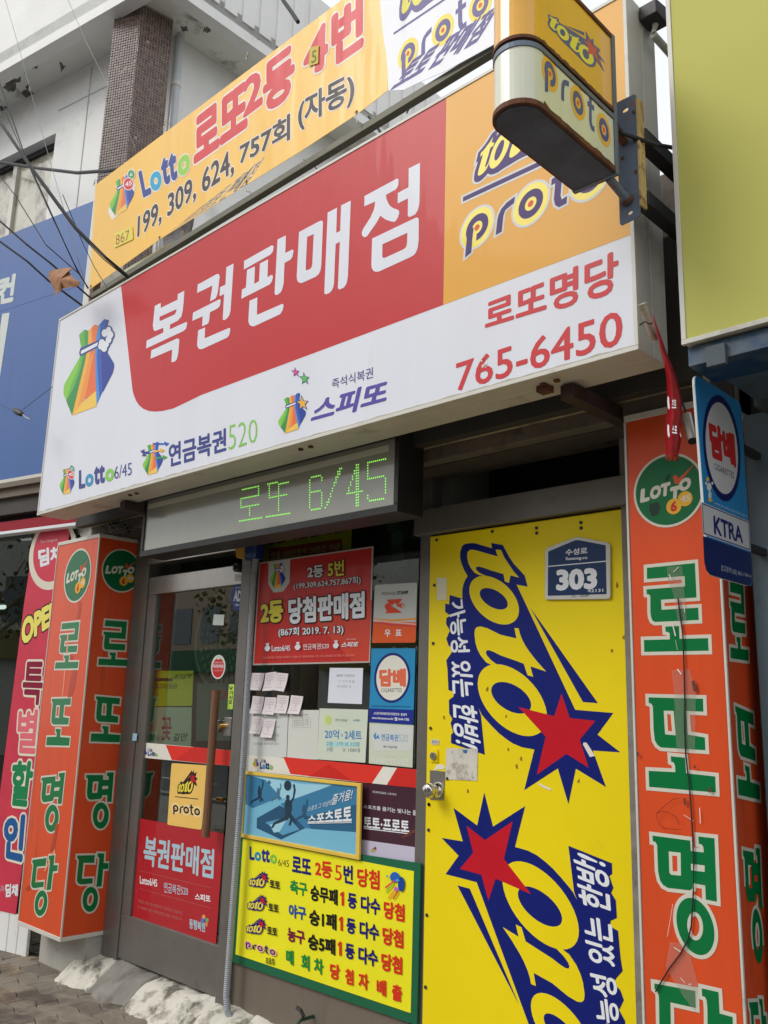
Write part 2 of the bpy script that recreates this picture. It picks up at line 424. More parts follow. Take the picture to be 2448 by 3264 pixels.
for iy in range(-22, 27):
    for ix in range(-52, 10):
        x = ix*LP_+(iy % 2)*LP_/2; y = iy*WP_+.0
        if x < -9.5 or x > 1.5 or y > 2.72: continue
        p = proj((x+LP_/2, y+WP_/2, GZ))
        vis = p and -60 < p[0] < W_PX and p[1] < H_PX+60
        cand.append((0 if vis else 1, x, y, iy % 2))
cand.sort()
for vis, x, y, od_ in cand:
    k0_ = random.choices((0, 1, 2), (5, 3, 2))[0]; k = k0_+3*od_; dz = random.uniform(-.0015, .0015)+.006*math.sin(x*2.1)*math.sin(y*1.7); 
    if vis == 0 and npv < 290 and x > -9.5:
        o = bpy.data.objects.new('paver', PM[k][0]); COL.objects.link(o); o.parent = root
        WP[o] = Vector((x, y, GZ+dz)); o.rotation_euler = (random.uniform(-.008, .008), random.uniform(-.005, .005), random.uniform(-.006, .006)); npv += 1
    else:
        n0 = len(sv); sv += [(a+x, b_+y, z+GZ+dz) for a, b_, z in PM[k][1]]; sf_ += [tuple(n0+i for i in f) for f in PM[k][2]]; smi += [k0_]*len(PM[k][2])
stuff(link('paver_field', sv, sf_, PAVM, smi, root))

# concrete apron in front of the shop, patchy white paint
APW = mat('white_painted_concrete', C(214,210,196,.95), .8, var=.08, vscale=6, bump=.8, bscale=16, dirt=C(98,91,80), dscale=6.5, damt=.95, dthr=.485)
from mathutils import noise as MN
def apron(name, x0, x1, y1, z1, m, seed, w0, z0=GZ-.02):
    vs, fs = [], []; st = .012; nx, ny = int((x1-x0)/st)+2, 26
    for i in range(nx):
        x = x0+(x1-x0)*i/(nx-1); wf = w0*(1+.35*MN.noise(Vector((x*3+seed, 1, 0)))+.18*MN.noise(Vector((x*11+seed, 3, 0)))+.10*MN.noise(Vector((x*33, seed, 0))))
        for j in range(ny):
            t = j/(ny-1); y = y1-wf*t+(.004*MN.noise(Vector((x*30, seed, t*9))) if 0 < t < 1 else 0)
            ex = min(1, min(i, nx-1-i)*st/.03)
            h = (1-t**2.0)*(.94+.14*MN.noise(Vector((x*5+seed, y*9, 0))))+(.05*MN.noise(Vector((x*18, y*22, seed)))+.03*MN.noise(Vector((x*60, y*70, seed))))*(1-t)
            vs.append((x+(.01*MN.noise(Vector((y*40, x, seed))) if ex < 1 else 0), y, z0+(z1-z0)*max(0, h)*(.25+.75*ex)))
    for i in range(nx-1):
        for j in range(ny-1): fs.append((i*ny+j, i*ny+j+1, (i+1)*ny+j+1, (i+1)*ny+j))
    return link(name, vs, fs, [m], None, None, smooth=True)
t = thing('concrete_apron', 'rough concrete sill with patches of white paint under the glass door', 'step')
for nm, a in (('painted_patch', (-4.97, -4.62, 2.87, .012, APW, 3, .25)), ('bare_patch', (-4.66, -4.24, 2.87, .012, CONC, 5, .24)), ('painted_patch', (-4.29, -3.44, 2.87, .014, APW, 8, .27)), ('bare_patch', (-3.50, -1.0, 2.85, .0, APW, 9, .18))):
    o = apron(nm, *a); o.parent = t
# ------------------------------------------------------------------ main shop sign
SG = front(SIGN_Y)
SX0, SX1, SZ0, SZ1 = -4.862, -1.142, 2.385, 3.578
main_sign = thing('shop_sign', 'long white, red and orange lottery shop sign box above the entrance', 'shop sign')
b = MB(); b.box(SX0, SX1, SIGN_Y+.004, SIGN_Y+.088, SZ0, SZ1, CREAM); b.build('front_housing', main_sign, bevel=.003)
b = MB(); b.box(SX0, SX1, SIGN_Y+.091, SIGN_Y+.18, SZ0+.002, SZ1-.002, CREAM); b.build('rear_housing', main_sign, bevel=.003)
b = MB(); b.box(SX0+.012, SX1-.012, SIGN_Y-.002, SIGN_Y+.004, SZ0+.012, SZ1-.012, WHITE); b.build('sign_face', main_sign)
b = MB()
for z0, z1 in ((SZ0-.001, SZ0+.012), (SZ1-.012, SZ1+.001)): b.box(SX0-.001, SX1+.001, SIGN_Y-.006, SIGN_Y+.01, z0, z1, CREAM)
for x0, x1 in ((SX0-.001, SX0+.012), (SX1-.012, SX1+.001)): b.box(x0, x1, SIGN_Y-.0055, SIGN_Y+.009, SZ0+.0125, SZ1-.0125, CREAM)
b.build('edge_trim', main_sign, bevel=.0015)
SGf = front(SIGN_Y-.002)
ztop = SZ1-.012
def sgpx(k, pts): return SGf.px(c(k, pts))
# red and orange fields
xl = sgpx('s', [(385, 918)])[0][0]; xm_t = sgpx('s', [(1421, 304)])[0][0]; xm_b = sgpx('s', [(1413, 972)])[0]
red = [(xl-.0, ztop), (xm_b[0], ztop), (xm_b[0], xm_b[1])]
red += [(xm_b[0]+(sgpx('s', [(642, 1259)])[0][0]-xm_b[0])*i/6, xm_b[1]+(sgpx('s', [(642, 1259)])[0][1]-xm_b[1])*i/6) for i in (6,)]
red += sgpx('D', [(1120, 1015), (1050, 1032), (1000, 1036), (960, 1032), (925, 1018), (900, 998), (880, 970), (865, 935), (855, 900)])
a = Art(SGf); a.poly([[red]], RED); a.build('red_field', main_sign)
ob_r = sgpx('F', [(1040, 5)])[0]
a = Art(SGf); a.poly([[[(xm_b[0]+.0005, ztop), (xm_b[0]+.0005, xm_b[1]+.0), (SX1-.012, xm_b[1]), (SX1-.012, ztop)]]], ORG); a.build('orange_field', main_sign)
# big letters, cut from the traced strokes
BOK = [('N', [[[(187,675),(252,642),(252,697),(437,607),(441,545),(512,508),(503,640),(495,720),(480,790),(440,838),(355,880),(352,933),(535,850),(542,862),(540,890),(530,925),(505,950),(90,1145),(97,1058),(280,968),(282,915),(195,950),(180,947),(172,935),(165,890)], [(240,795),(427,710),(423,735),(415,755),(400,772),(245,842),(238,830)]],
   [[(148,1165),(430,1034),(448,1037),(458,1050),(445,1200),(430,1260),(415,1282),(395,1292),(370,1293),(378,1155),(140,1257)]]])]
KWON = [('N', [[[(660,440),(870,324),(890,324),(902,350),(880,530),(865,575),(850,597),(795,625),(822,450),(652,533)]],
   [[(975,250),(1055,208),(1022,720),(1012,765),(1000,790),(975,820),(950,832),(935,825),(950,545),(900,567),(905,470),(965,440)]],
   [[(608,750),(895,603),(910,605),(913,620),(905,670),(885,700),(795,745),(785,840),(778,862),(765,875),(707,900),(715,790),(600,840)]],
   [[(665,945),(742,912),(737,1033),(1005,918),(1018,922),(1018,950),(1005,1000),(985,1025),(710,1150),(685,1153),(670,1145),(655,1120),(653,1100)]]])]
PAN = [('N', [[[(1170,180),(1475,8),(1490,12),(1497,28),(1485,80),(1460,110),(1168,275)]],
   [[(1203,280),(1290,238),(1283,432),(1335,403),(1345,208),(1435,162),(1428,360),(1472,333),(1486,340),(1488,360),(1475,410),(1450,440),(1140,597),(1147,495),(1190,472)]],
   [[(1230,620),(1317,580),(1312,775),(1590,653),(1604,660),(1605,680),(1595,722),(1570,765),(1285,898),(1255,900),(1230,882),(1217,845)]]]),
   ('O', [[[(18,942),(107,897),(100,1085),(172,1048),(185,1052),(187,1070),(175,1125),(155,1155),(92,1190),(83,1400),(70,1460),(55,1495),(25,1522),(0,1530),(-14,1515)]]])]
MAE = [('O', [[[(245,862),(470,743),(488,742),(498,755),(480,1220),(472,1265),(455,1305),(420,1335),(285,1397),(260,1402),(235,1390),(222,1360),(220,1330)], [(330,915),(400,883),(385,1200),(380,1230),(366,1250),(330,1268),(315,1260)]],
   [[(548,657),(647,605),(638,872),(680,850),(690,582),(792,530),(762,1330),(752,1385),(745,1410),(720,1450),(672,1470),(655,1455),(677,965),(632,990),(615,1400),(608,1440),(595,1475),(570,1505),(528,1523),(512,1510)]]])]
JEOM = [('O', [[[(938,482),(1278,298),(1292,300),(1298,312),(1297,345),(1290,380),(1268,412),(1163,470),(1170,510),(1180,540),(1197,572),(1220,597),(1245,612),(1292,628),(1303,640),(1305,660),(1290,710),(1268,745),(1250,755),(1215,750),(1160,730),(1105,690),(1060,770),(965,905),(945,917),(925,912),(912,895),(908,865),(925,825),(1000,710),(1035,630),(1045,585),(1050,540),(935,590)]],
   [[(1405,190),(1525,130),(1518,540),(1512,590),(1500,635),(1475,675),(1420,703),(1403,700),(1395,685),(1397,507),(1288,560),(1290,450),(1403,388)]],
   [[(1018,932),(1482,710),(1500,710),(1512,725),(1510,950),(1500,1030),(1480,1080),(1458,1107),(1430,1125),(1090,1280),(1055,1283),(1030,1270),(1015,1245),(1010,1215)], [(1128,992),(1392,870),(1388,975),(1382,1010),(1368,1032),(1345,1048),(1155,1135),(1135,1136),(1125,1122)]]])]
for glyph in (BOK, KWON, PAN, MAE, JEOM):
    a = Art(SGf, .002)
    for k, shp in glyph:
        for sh in shp: a.pp(k, [sh], WHITE)
    a.build('letter', main_sign)
LR = ink(200,36,42,.4,.2); NV2 = ink(40,52,130,.4,.2); GR2 = ink(126,196,70,.4,.2); CY = ink(20,140,186,.4,.2)
a = Art(SGf, .002); a.text('로또명당', [(378,770),(1482,447),(1482,90),(378,523)], LR, .028, crop='Q'); a.build('lettering', main_sign)
a = Art(SGf, .002); a.text('765-6450', [(140,1268),(1515,876),(1515,583),(140,1032)], LR, .012, crop='Q'); a.build('lettering', main_sign)
a = Art(SGf, .0009); a.l = .0016
a.pp('Q', [[[(352,1052),(372,1036),(402,1030),(392,1048),(370,1060),(356,1074)]], [[(340,1015),(360,1002),(356,1020)]], [[(375,1066),(395,1058),(388,1070)]]], ink(226,222,216)); a.pp('Q', [[[(358,1004),(374,996),(366,1016)]], [[(372,1046),(392,1040),(376,1054)]]], ink(120,50,44,.6)); stuff(a.build('tear', main_sign))
a = Art(SGf, .0009); a.l = .0003; n_ = 160; tp_ = []
for i in range(n_+1):
    x_ = SX0+.014+(SX1-SX0-.028)*i/n_; tp_.append((x_, SZ0+.0125+.004+.007*abs(MN.noise(Vector((x_*9, 2, 0))))+.005*abs(MN.noise(Vector((x_*50, 5, 0))))))
a.poly([[[(SX0+.014, SZ0+.0125)]+tp_[::1]+[(SX1-.014, SZ0+.0125)]]], mat('edge_grime', C(176,170,156), .6, var=.2, vscale=20)); stuff(a.build('edge_grime', main_sign))
# bag emblem -------------------------------------------------------
BGRAD = {}
def gm(n, r, g, b_): return ink(r, g, b_, .4, .1)
BAG = [
 ((96,176,58), [(715,815),(765,768),(802,778),(797,880),(745,1000),(735,930)]),
 ((60,150,70), [(765,768),(802,778),(797,880),(790,960),(780,940),(765,860)]),
 ((130,198,60), [(725,1010),(715,1030),(600,1230),(580,1270),(575,1310),(575,1350),(600,1410),(640,1300),(720,1100),(745,1000),(735,960)]),
 ((92,180,64), [(735,940),(790,940),(770,1060),(700,1350),(600,1412),(640,1280),(700,1140),(720,1060)]),
 ((50,140,66), [(797,900),(790,960),(770,1060),(653,1545),(600,1412),(665,1300),(730,1120),(765,960)]),
 ((240,176,60), [(802,778),(830,750),(835,900),(800,1060),(700,1500),(653,1545),(770,1060),(797,900)]),
 ((236,120,50), [(828,752),(855,722),(892,732),(870,850),(862,960),(800,1060),(835,900)]),
 ((238,150,60), [(800,1050),(862,950),(866,1200),(740,1440),(700,1500)]),
 ((232,110,50), [(845,990),(862,960),(866,1200),(872,1330),(770,1400)]),
 ((246,196,80), [(700,1490),(740,1430),(872,1320),(875,1462),(653,1545)]),
 ((60,140,214), [(892,732),(912,710),(905,860),(880,1000),(890,1200),(905,1380),(875,1445),(866,1200),(862,960),(870,850)]),
 ((40,84,180), [(910,712),(945,673),(960,676),(950,860),(920,1000),(930,1320),(903,1385),(888,1200),(878,1000),(903,860)]),
 ((28,58,150), [(958,676),(985,682),(960,790),(935,900),(965,960),(1030,1070),(1034,1090),(1032,1110),(1020,1160),(930,1335),(918,1000),(948,860)]),
]
BAGBAND = [(718,975),(728,938),(735,932),(888,865),(905,878),(908,912),(895,925),(735,1008),(722,1002)]
BAGBAND2 = [(732,978),(738,958),(885,883),(896,893),(887,912),(745,985),(735,988)]
_bp = SGf.px(c('W', [p for _, q in BAG for p in q])); BX0, BX1, BY0, BY1 = min(p[0] for p in _bp), max(p[0] for p in _bp), min(p[1] for p in _bp), max(p[1] for p in _bp)
CLOV = [(950,800,30),(985,770,24),(1000,815,30),(985,860,28),(925,890,30),(915,920,26),(945,935,30),(965,900,26)]
def bag(a, quadK, deco=None, mono=None):
    """quadK: uv of BL, BR, TL of the bag's box on art's face"""
    raw = quadK is None
    if raw: f = lambda p: SGf.px(c('W', [p]))[0]
    else:
        g0 = affine([(BX0, BY0), (BX1, BY0), (BX0, BY1)], quadK); f = lambda p: g0(SGf.px(c('W', [p]))[0])
    for col, p in BAG:
        a.poly([[[f(q) for q in p]]], mono or gm('b', *col))
    if mono:
        a.poly([[[f(q) for q in BAGBAND2]]], deco); return
    a.poly([[[f(q) for q in BAGBAND]]], NV2); a.poly([[[f(q) for q in BAGBAND2]]], INKW)
    if deco == 'clover':
        for x, y, r in CLOV: a.poly([[[f(q) for q in ell(x, y, r+9, r*1.25+10, 18)]]], NV2)
        for x, y, r in CLOV: a.poly([[[f(q) for q in ell(x, y, r-2, r*1.25-3, 18)]]], INKW)
    if deco == 'balls':
        a.poly([[[f(q) for q in ell(1010, 700, 75, 110, 24)]]], ink(230,235,230)); a.poly([[[f(q) for q in ell(1010, 700, 62, 95, 24)]]], ink(60,150,90))
        a.poly([[[f(q) for q in ell(945, 900, 100, 145, 24)]]], ink(230,235,230)); a.poly([[[f(q) for q in ell(945, 900, 86, 128, 24)]]], ink(214,50,60))
        a.text('6', [f((985,745)), f((1035,735)), f((1035,650)), f((985,660))], INKW, .02); a.text('45', [f((885,960)), f((1010,935)), f((1010,830)), f((885,855))], INKW, .02)
    if deco == 'star':
        for cx, cy, r, col in ((1000,900,150,(240,180,60)), (1090,360,120,(90,190,80)), (960,230,90,(220,80,140))):
            st = [(cx+rr*math.sin(math.pi*i/5)*.75, cy-rr*1.2*math.cos(math.pi*i/5)) for i in range(10) for rr in ((r if i % 2 == 0 else r*.42),)]
            a.poly([[[f(q) for q in st]]], NV2)
            st = [(cx+(q[0]-cx)*.78, cy+(q[1]-cy)*.78) for q in st]; a.poly([[[f(q) for q in st]]], ink(*col))
    if deco == 'arrow':
        for y0, x1, col in ((740, 1230, (40,90,190)), (930, 1110, (240,180,60)), (1100, 1150, (70,160,80))):
            ar = [(860,y0-25),(x1-110,y0-60),(x1-120,y0-105),(x1,y0-70),(x1-90,y0+15),(x1-100,y0-25),(860,y0+22)]
            a.poly([[[f(q) for q in ar]]], ink(*col))
        a.poly([[[f(q) for q in [(560,960),(660,900),(640,960),(760,940),(760,1000),(650,1020),(690,1070),(580,1080),(610,1030)]]]], NV2)
def bagbox(sf, crop, bl, br, tl): return [q for q in sf.px(c(crop, [bl, br, tl]))]
a = Art(SGf, .002, .00006); bag(a, None, 'clover') 
a.build('bag_emblem', main_sign)
def lotto_word(a, crop, q, b1=.045, cols=None, ow=None, om=None):
    """the word Lotto with its cyan and green o's; q = BL BR TR TL"""
    q = a.sf.px(c(crop, q)) if crop else q
    cols = cols or (NV2, CY, NV2, NV2, GR2)
    spans = ((0, .19, 'L', 1.0), (.19, .43, 'o', .68), (.44, .60, 't', .98), (.585, .745, 't', .98), (.755, 1.0, 'o', .68))
    for s0, s1, ch, hh in spans:
        p = lambda s, t: quadmap(q, s, t)
        a.text(ch, [p(s0, 0), p(s1, 0), p(s1, hh), p(s0, hh)], cols[spans.index((s0, s1, ch, hh))], b1, outline=ow, om=om)
a = Art(SGf, .002, .00006); bag(a, bagbox(SGf, 'a', (632,600), (790,555), (632,330)), 'balls'); a.build('bag_emblem', main_sign)
a = Art(SGf, .002); lotto_word(a, 'a', [(835,530),(1210,435),(1210,235),(835,330)]); a.text('6/45', [(1212,425),(1395,375),(1395,245),(1212,290)], NV2, -.005, crop='a'); a.build('lettering', main_sign)
a = Art(SGf, .002, .00006); bag(a, bagbox(SGf, 'D', (923,1458), (1052,1418), (923,1262)), 'arrow'); a.build('bag_emblem', main_sign)
a = Art(SGf, .002); a.text('연금복권', [(1088,1400),(1460,1290),(1460,1140),(1088,1245)], NV2, .028, crop='D'); a.build('lettering', main_sign)
a = Art(SGf, .002); a.text('520', [(1475,1285),(1660+0,1230),(1660,1080),(1475,1125)], GR2, -.012, crop='D'); a.build('lettering', main_sign)
a = Art(SGf, .002, .00006); bag(a, bagbox(SGf, 'E', (380,690), (558,625), (380,460)), 'star'); a.build('bag_emblem', main_sign)
a = Art(SGf, .002); a.text('즉석식복권', [(725,385),(990,312),(990,242),(725,322)], ink(84,78,140), .004, crop='E'); a.build('lettering', main_sign)
a = Art(SGf, .002); a.text('스피또', [(590,610),(1085,475),(1085,320),(620,450)], ink(84,74,160), .035, crop='E', shear=.05); a.build('lettering', main_sign)

# toto logo (traced from the yellow door, where it is turned to read downwards) ----------------
DOOR_Y = 2.826; DS = front(DOOR_Y)
TOTO_B = [(585,288),(668,303),(690,345),(715,390),(745,435),(785,478),(822,518),(843,597),(765,582),(1178,1465),(1447,1487),(1335,1640),(1497,1765),(1302,1752),(1395,2010),(1183,1880),(1130,2130),(1055,1878),(818,2032),(890,1745),(800,1728),(740,1703),(690,1670),(640,1630),(590,1580),(545,1530),(520,1500),(470,1400),(440,1250),(430,1050),(400,800),(383,700),(382,620),(390,580),(402,550),(420,522),(395,480),(375,430),(366,390),(368,350),(380,312),(400,296),(425,291),(470,290),(530,308),(592,326)]
TOTO_T1 = [(617,335),(655,337),(678,390),(715,445),(745,490),(783,533),(722,517),(712,570),(682,560),(672,508),(590,484),(540,466),(500,455),(482,457),(478,465),(482,478),(505,500),(545,518),(560,522),(500,515),(465,495),(440,462),(425,430),(416,385),(420,352),(440,336),(470,338),(540,358),(632,383)]
TOTO_T2 = [(750,888),(780,890),(788,925),(800,960),(825,1010),(855,1055),(910,1125),(973,1195),(862,1158),(882,1232),(843,1222),(815,1140),(740,1112),(650,1080),(600,1055),(572,1045),(555,1046),(548,1060),(555,1080),(580,1110),(625,1145),(640,1150),(590,1150),(550,1130),(510,1080),(488,1035),(475,990),(468,930),(472,898),(485,882),(510,877),(560,890),(650,935),(764,962)]
TOTO_O1 = [cell(607,692,175,172,72)]; TOTO_O1H = cell(604,682,99,76,50)
TOTO_O2 = [cell(735,1397,244,254,112)]; TOTO_O2H = cell(727,1380,141,112,66)
TOTO_ST = [(1082,1352),(1140,1523),(1320,1543),(1210,1675),(1272,1873),(1117,1775),(907,1922),(970,1655),(778,1445),(1030,1510)]
TOTO_W = [(858,740),(1338,1418),(1232,1410)]
DPX = lambda pts: DS.px(c('K', pts))
TB = dict(back=[[DPX(TOTO_B)], [DPX(TOTO_W)]], yel=[[DPX(TOTO_T1)], [DPX(TOTO_O1[0]), DPX(TOTO_O1H)], [DPX(TOTO_T2)], [DPX(TOTO_O2[0]), DPX(TOTO_O2H)]], star=[[DPX(TOTO_ST)]])
TKEY = DPX([(416,340),(491,1650),(783,340)])
def toto(a, dst, back=NAVY, yel=YEL, star=STAR, outer=None, om=None, backgrow=0):
    """dst: uv of BL, BR, TL of the yellow letters"""
    f = affine(TKEY, dst)
    sc = math.dist(dst[0], dst[1])/math.dist(TKEY[0], TKEY[1])
    if outer: a.poly([[inset([f(p) for p in sh[0]], outer)] for sh in TB['back']], om)
    a.poly([[inset([f(p) for p in sh[0]], backgrow)] if backgrow else [[f(p) for p in sh[0]]] for sh in TB['back']], back)
    a.poly(mapall(f, TB['yel']), yel)
    if star: a.poly(mapall(f, TB['star']), star)
def proto(a, c0, c1, up, ring=YEL, ink_=PURP, dot=None, white=None, wd=0.0, gap=3.0):
    """c0: centre of the p's disc, c1: centre of the first o, up: top of the first o's disc (uv)"""
    dot = dot or ink(222,90,60)
    ux = ((c1[0]-c0[0])/gap, (c1[1]-c0[1])/gap); uy = (up[0]-c1[0], up[1]-c1[1])
    f = lambda p: (c0[0]+ux[0]*p[0]+uy[0]*p[1], c0[1]+ux[1]*p[0]+uy[1]*p[1])
    F = lambda pts: [f(p) for p in pts]
    rr = gap*.315     # disc half width in x units
    kx = 1.0
    discs = (0, gap, gap*2.0)
    pst = [(-.60,-1.35),(-.22,-1.22),(-.22,.1),(-.62,.1)]
    rst = [(gap*.42-.10,-.85),(gap*.42+.26,-.80),(gap*.42+.27,0),(gap*.42+.36,.25),(gap*.42+.85,.42),(gap*.42+.88,.75),(gap*.42+.4,.62),(gap*.42+.1,.42),(gap*.42-.05,.15),(gap*.42-.09,-.1)]
    tst = [(gap*1.5-.28,1.25),(gap*1.5+.08,1.3),(gap*1.5+.08,.85),(gap*1.5+.42,.88),(gap*1.5+.42,.55),(gap*1.5+.08,.52),(gap*1.5+.08,-.25),(gap*1.5+.16,-.48),(gap*1.5+.45,-.42),(gap*1.5+.45,-.78),(gap*1.5+.05,-.82),(gap*1.5-.18,-.62),(gap*1.5-.28,-.3),(gap*1.5-.28,.48),(gap*1.5-.5,.45),(gap*1.5-.5,.76),(gap*1.5-.28,.8)]
    if white:
        a.poly([[inset(F(s), wd)] for s in (pst, rst, tst)]+[[F(ell(x, 0, 1.0*1.12, 1.12, 40))] for x in discs], white)
    if ring: a.poly([[F(ell(x, 0, 1.0, 1.0, 40))] for x in discs], ring)
    a.poly([[F(ell(x, 0, .70, .70, 40)), F(ell(x, 0, .33, .33, 30))] for x in discs]+[[F(s)] for s in (pst, rst, tst)], ink_)
    if ring: a.poly([[F([(-.23,-.72),(.02,-.72),(.02,-.2),(-.23,-.2)])]], ring)
    a.poly([[F(ell(x, 0, .16, .16, 20))] for x in discs], dot)
INKWD = ink(214,216,214)
a = Art(SGf, .002); toto(a, sgpx('P', [(285,450),(960,110),(330,140)]), back=PURP, yel=YEL, star=STAR, outer=.012, om=INKWD, backgrow=.004); a.build('lettering', main_sign)
ln = sgpx('P', [(140,660),(860,325),(1400,70)]); a = Art(SGf, .002); a.line(ln[0], (ln[2][0], ln[0][1]+(ln[1][1]-ln[0][1])*(ln[2][0]-ln[0][0])/(ln[1][0]-ln[0][0])), .034, INKWD); a.line((ln[0][0]+.008, ln[0][1]), (ln[2][0], ln[0][1]+(ln[1][1]-ln[0][1])*(ln[2][0]-ln[0][0])/(ln[1][0]-ln[0][0])), .018, PURP); a.build('rule', main_sign)
a = Art(SGf, .002); q = sgpx('P', [(280,900),(752,690),(768,512)]); proto(a, *q, white=INKWD, wd=.008, gap=3.2); a.build('lettering', main_sign)
b = MB()
for x, z in ((-3.2, 2.37),): pass
for kx in (-1.45, -1.5, -2.6, -2.66, -3.9, -3.96): b.box(kx-.008, kx+.008, SIGN_Y+.045, SIGN_Y+.06, SZ0-.008, SZ0+.001, RUSTY)
p = at(1737, 1232, 2, SZ0); b.box(p.x-.02, p.x+.02, p.y-.02, p.y+.02, SZ0-.02, SZ0+.001, RUSTY); b.build('bolt', main_sign)
# steel arms that carry the sign
for x in (at(1745, 1215, 2, 2.36).x, at(540, 1640, 2, 2.36).x):
    b = MB(); b.box(x-.025, x+.025, SIGN_Y+.10, 2.80, 2.335, 2.382, mat('dark_rusty_arm', C(58,42,38), .7, var=.2)); o = b.build('sign_arm', main_sign, bevel=.002)

# ------------------------------------------------------------------ shop building shell
shop = thing('shop_building', 'single storey lottery shop front with bronze frames under the long sign', 'building')
BEAM = mat('old_painted_timber', C(108,100,88), .75, var=.18, vscale=10, bump=.4, bscale=24, dirt=C(52,46,40), dscale=5, damt=.7, dthr=.5)
def zat(y_px, y): return at(1638, y_px, 1, y).z
X0s, X1s = -5.0, -1.115
z1 = zat(1344, 2.50); z2 = zat(1412, 2.60); z3 = zat(1439, 2.70)
b = MB(); b.box(X0s, X1s, 2.50, 2.55, z1, z1+.5, mat('recess_board', C(58,55,50), .8, var=.15, bump=.3)); b.build('fascia_board', shop)
b = MB(); b.box(X0s, X1s, 2.552, 2.60, z1+.012, z1+.40, SOFF); b.build('cream_flashing', shop)
b = MB(); b.box(X0s, X1s, 2.602, 2.66, z2, z2+.3, BEAM); b.build('timber_beam', shop, bevel=.004)
b = MB(); b.box(X0s, X1s, 2.662, 2.78, z3-.01, z3+.3, mat('brown_beam', C(72,64,56), .8, var=.2, bump=.3)); b.build('timber_beam', shop, bevel=.004)
b = MB(); b.box(X0s, X1s, 2.79, 2.93, z3+.02, 3.3, BEAM); b.build('lintel', shop)
# bronze frame members
zt = at(1383, 1712, 1, YG).z                    # top of the yellow door
b = MB(); b.box(-2.53, X1s, YG-.05, YG+.05, zt+.006, zt+.115, BRZ); b.build('door_header', shop, bevel=.003)
b = MB(); b.box(-2.524, -2.4635, YG-.011, YG+.06, -.02, 2.5, BRZ); b.build('mullion', shop, bevel=.003)
b = MB(); b.box(-3.733, -3.655, YG-.045, YG+.06, -.03, 2.5, BRZ); b.build('mullion', shop, bevel=.003)
b = MB(); b.box(-4.815, -4.658, YG-.03, YG+.06, -.03, 2.5, BRZ); b.build('jamb', shop, bevel=.003)
b = MB(); b.box(-4.657, -3.734, YG-.04, YG+.06, 2.165, 2.27, STEEL); b.build('door_transom', shop, bevel=.003)
b = MB(); b.box(-3.655, -2.535, YG-.012, YG+.05, -.03, .32, mat('brown_grey_panel', C(122,112,100,.95), .5, metal=.15, var=.06, vscale=5, streak=True, dirt=C(80,74,64), dscale=5, damt=.4, dthr=.55)); b.build('base_panel', shop)
b = MB(); b.box(-1.56, X1s, YG-.02, YG+.3, -.05, 2.6, CONC); b.build('pier', shop)
b = MB(); b.box(-5.35, -4.832, YG-.12, YG+.3, -.15, 2.62, mat('grey_white_pier', C(170,168,160), .7, var=.12, dirt=C(80,76,70), dscale=4, damt=.6, dthr=.55, bump=.3)); b.build('pier', shop)
b = MB(); b.box(-5.0, X1s, 2.95, 6.4, 3.30, 3.42, CONC); b.box(-5.0, -4.9, 2.95, 6.4, 2.55, 3.3, CONC); b.build('roof', shop)
INW = mat('interior_wall', C(128,130,118), .8, var=.1)
b = MB(); b.box(-4.9, -1.2, 6.2, 6.4, -.1, 3.3, INW); b.box(-4.98, -4.9, 2.95, 6.2, -.1, 2.55, INW); b.box(-2.52, -2.44, 2.96, 6.2, -.1, 3.3, INW); b.build('inner_wall', shop)
b = MB(); b.box(-4.9, -1.2, 2.95, 6.2, -.1, -.02, mat('interior_floor', C(110,104,96), .4, var=.1)); b.build('inner_floor', shop)
b = MB(); b.box(-4.9, -2.5, 2.95, 6.2, 2.5, 2.56, INW); b.build('ceiling', shop)
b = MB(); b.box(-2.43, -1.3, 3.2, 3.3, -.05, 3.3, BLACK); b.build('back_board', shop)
# window
win = thing('shop_window', 'large fixed shop window covered in posters and paper slips', 'window')
b = MB(); b.box(-3.654, -2.535, YG-.005, YG+.003, .30, 2.5, GLASS); b.build('pane', win)
# ------------------------------------------------------------------ LED sign
led = thing('led_sign', 'dark framed LED message board with green dot letters under the main sign', 'led sign')
LY = 2.42; LS = front(LY)
lx0 = at(455, 1680, 1, LY).x; lx1 = at(1271, 1500, 1, LY).x; lz0 = at(1271, 1628, 1, LY).z-.002; lz1 = at(1271, 1371, 1, LY).z
LEDM = mat('dark_led_case', C(34,33,33), .45, metal=.2, var=.15, dirt=C(104,66,40), dscale=8, damt=.7, dthr=.64, bump=.15)
b = MB(); b.box(lx0, lx1, LY+.012, LY+.145, lz0, lz1, LEDM); b.build('case', led, bevel=.003)
bz = MB()
for q in ((lx0-.001, lx1+.001, lz0-.001, lz0+.03), (lx0-.001, lx1+.001, lz1-.028, lz1+.001)): bz.box(q[0], q[1], LY-.004, LY+.02, q[2], q[3], LEDM)
for q in ((lx0-.001, lx0+.022), (lx1-.022, lx1+.001)): bz.box(q[0], q[1], LY-.0035, LY+.019, lz0+.0305, lz1-.0285, LEDM)
bz.build('bezel', led, bevel=.002)
LEDP = mat('led_panel_acrylic', C(156,158,146,.92), .2, var=.04, coat=.5)
t_ = LEDP.node_tree; wv = t_.nodes.new('ShaderNodeTexWave'); wv.bands_direction = 'Z'; wv.inputs['Scale'].default_value = 46; wv.inputs['Distortion'].default_value = 0
g_ = t_.nodes.new('ShaderNodeNewGeometry'); t_.links.new(g_.outputs['Position'], wv.inputs['Vector'])
mr = t_.nodes.new('ShaderNodeMapRange'); mr.inputs[3].default_value = .90; mr.inputs[4].default_value = 1.06; t_.links.new(wv.outputs['Fac'], mr.inputs[0])
vm = t_.nodes.new('ShaderNodeVectorMath'); vm.operation = 'SCALE'; bs = t_.nodes['Principled BSDF']; src = bs.inputs['Base Color'].links[0].from_socket
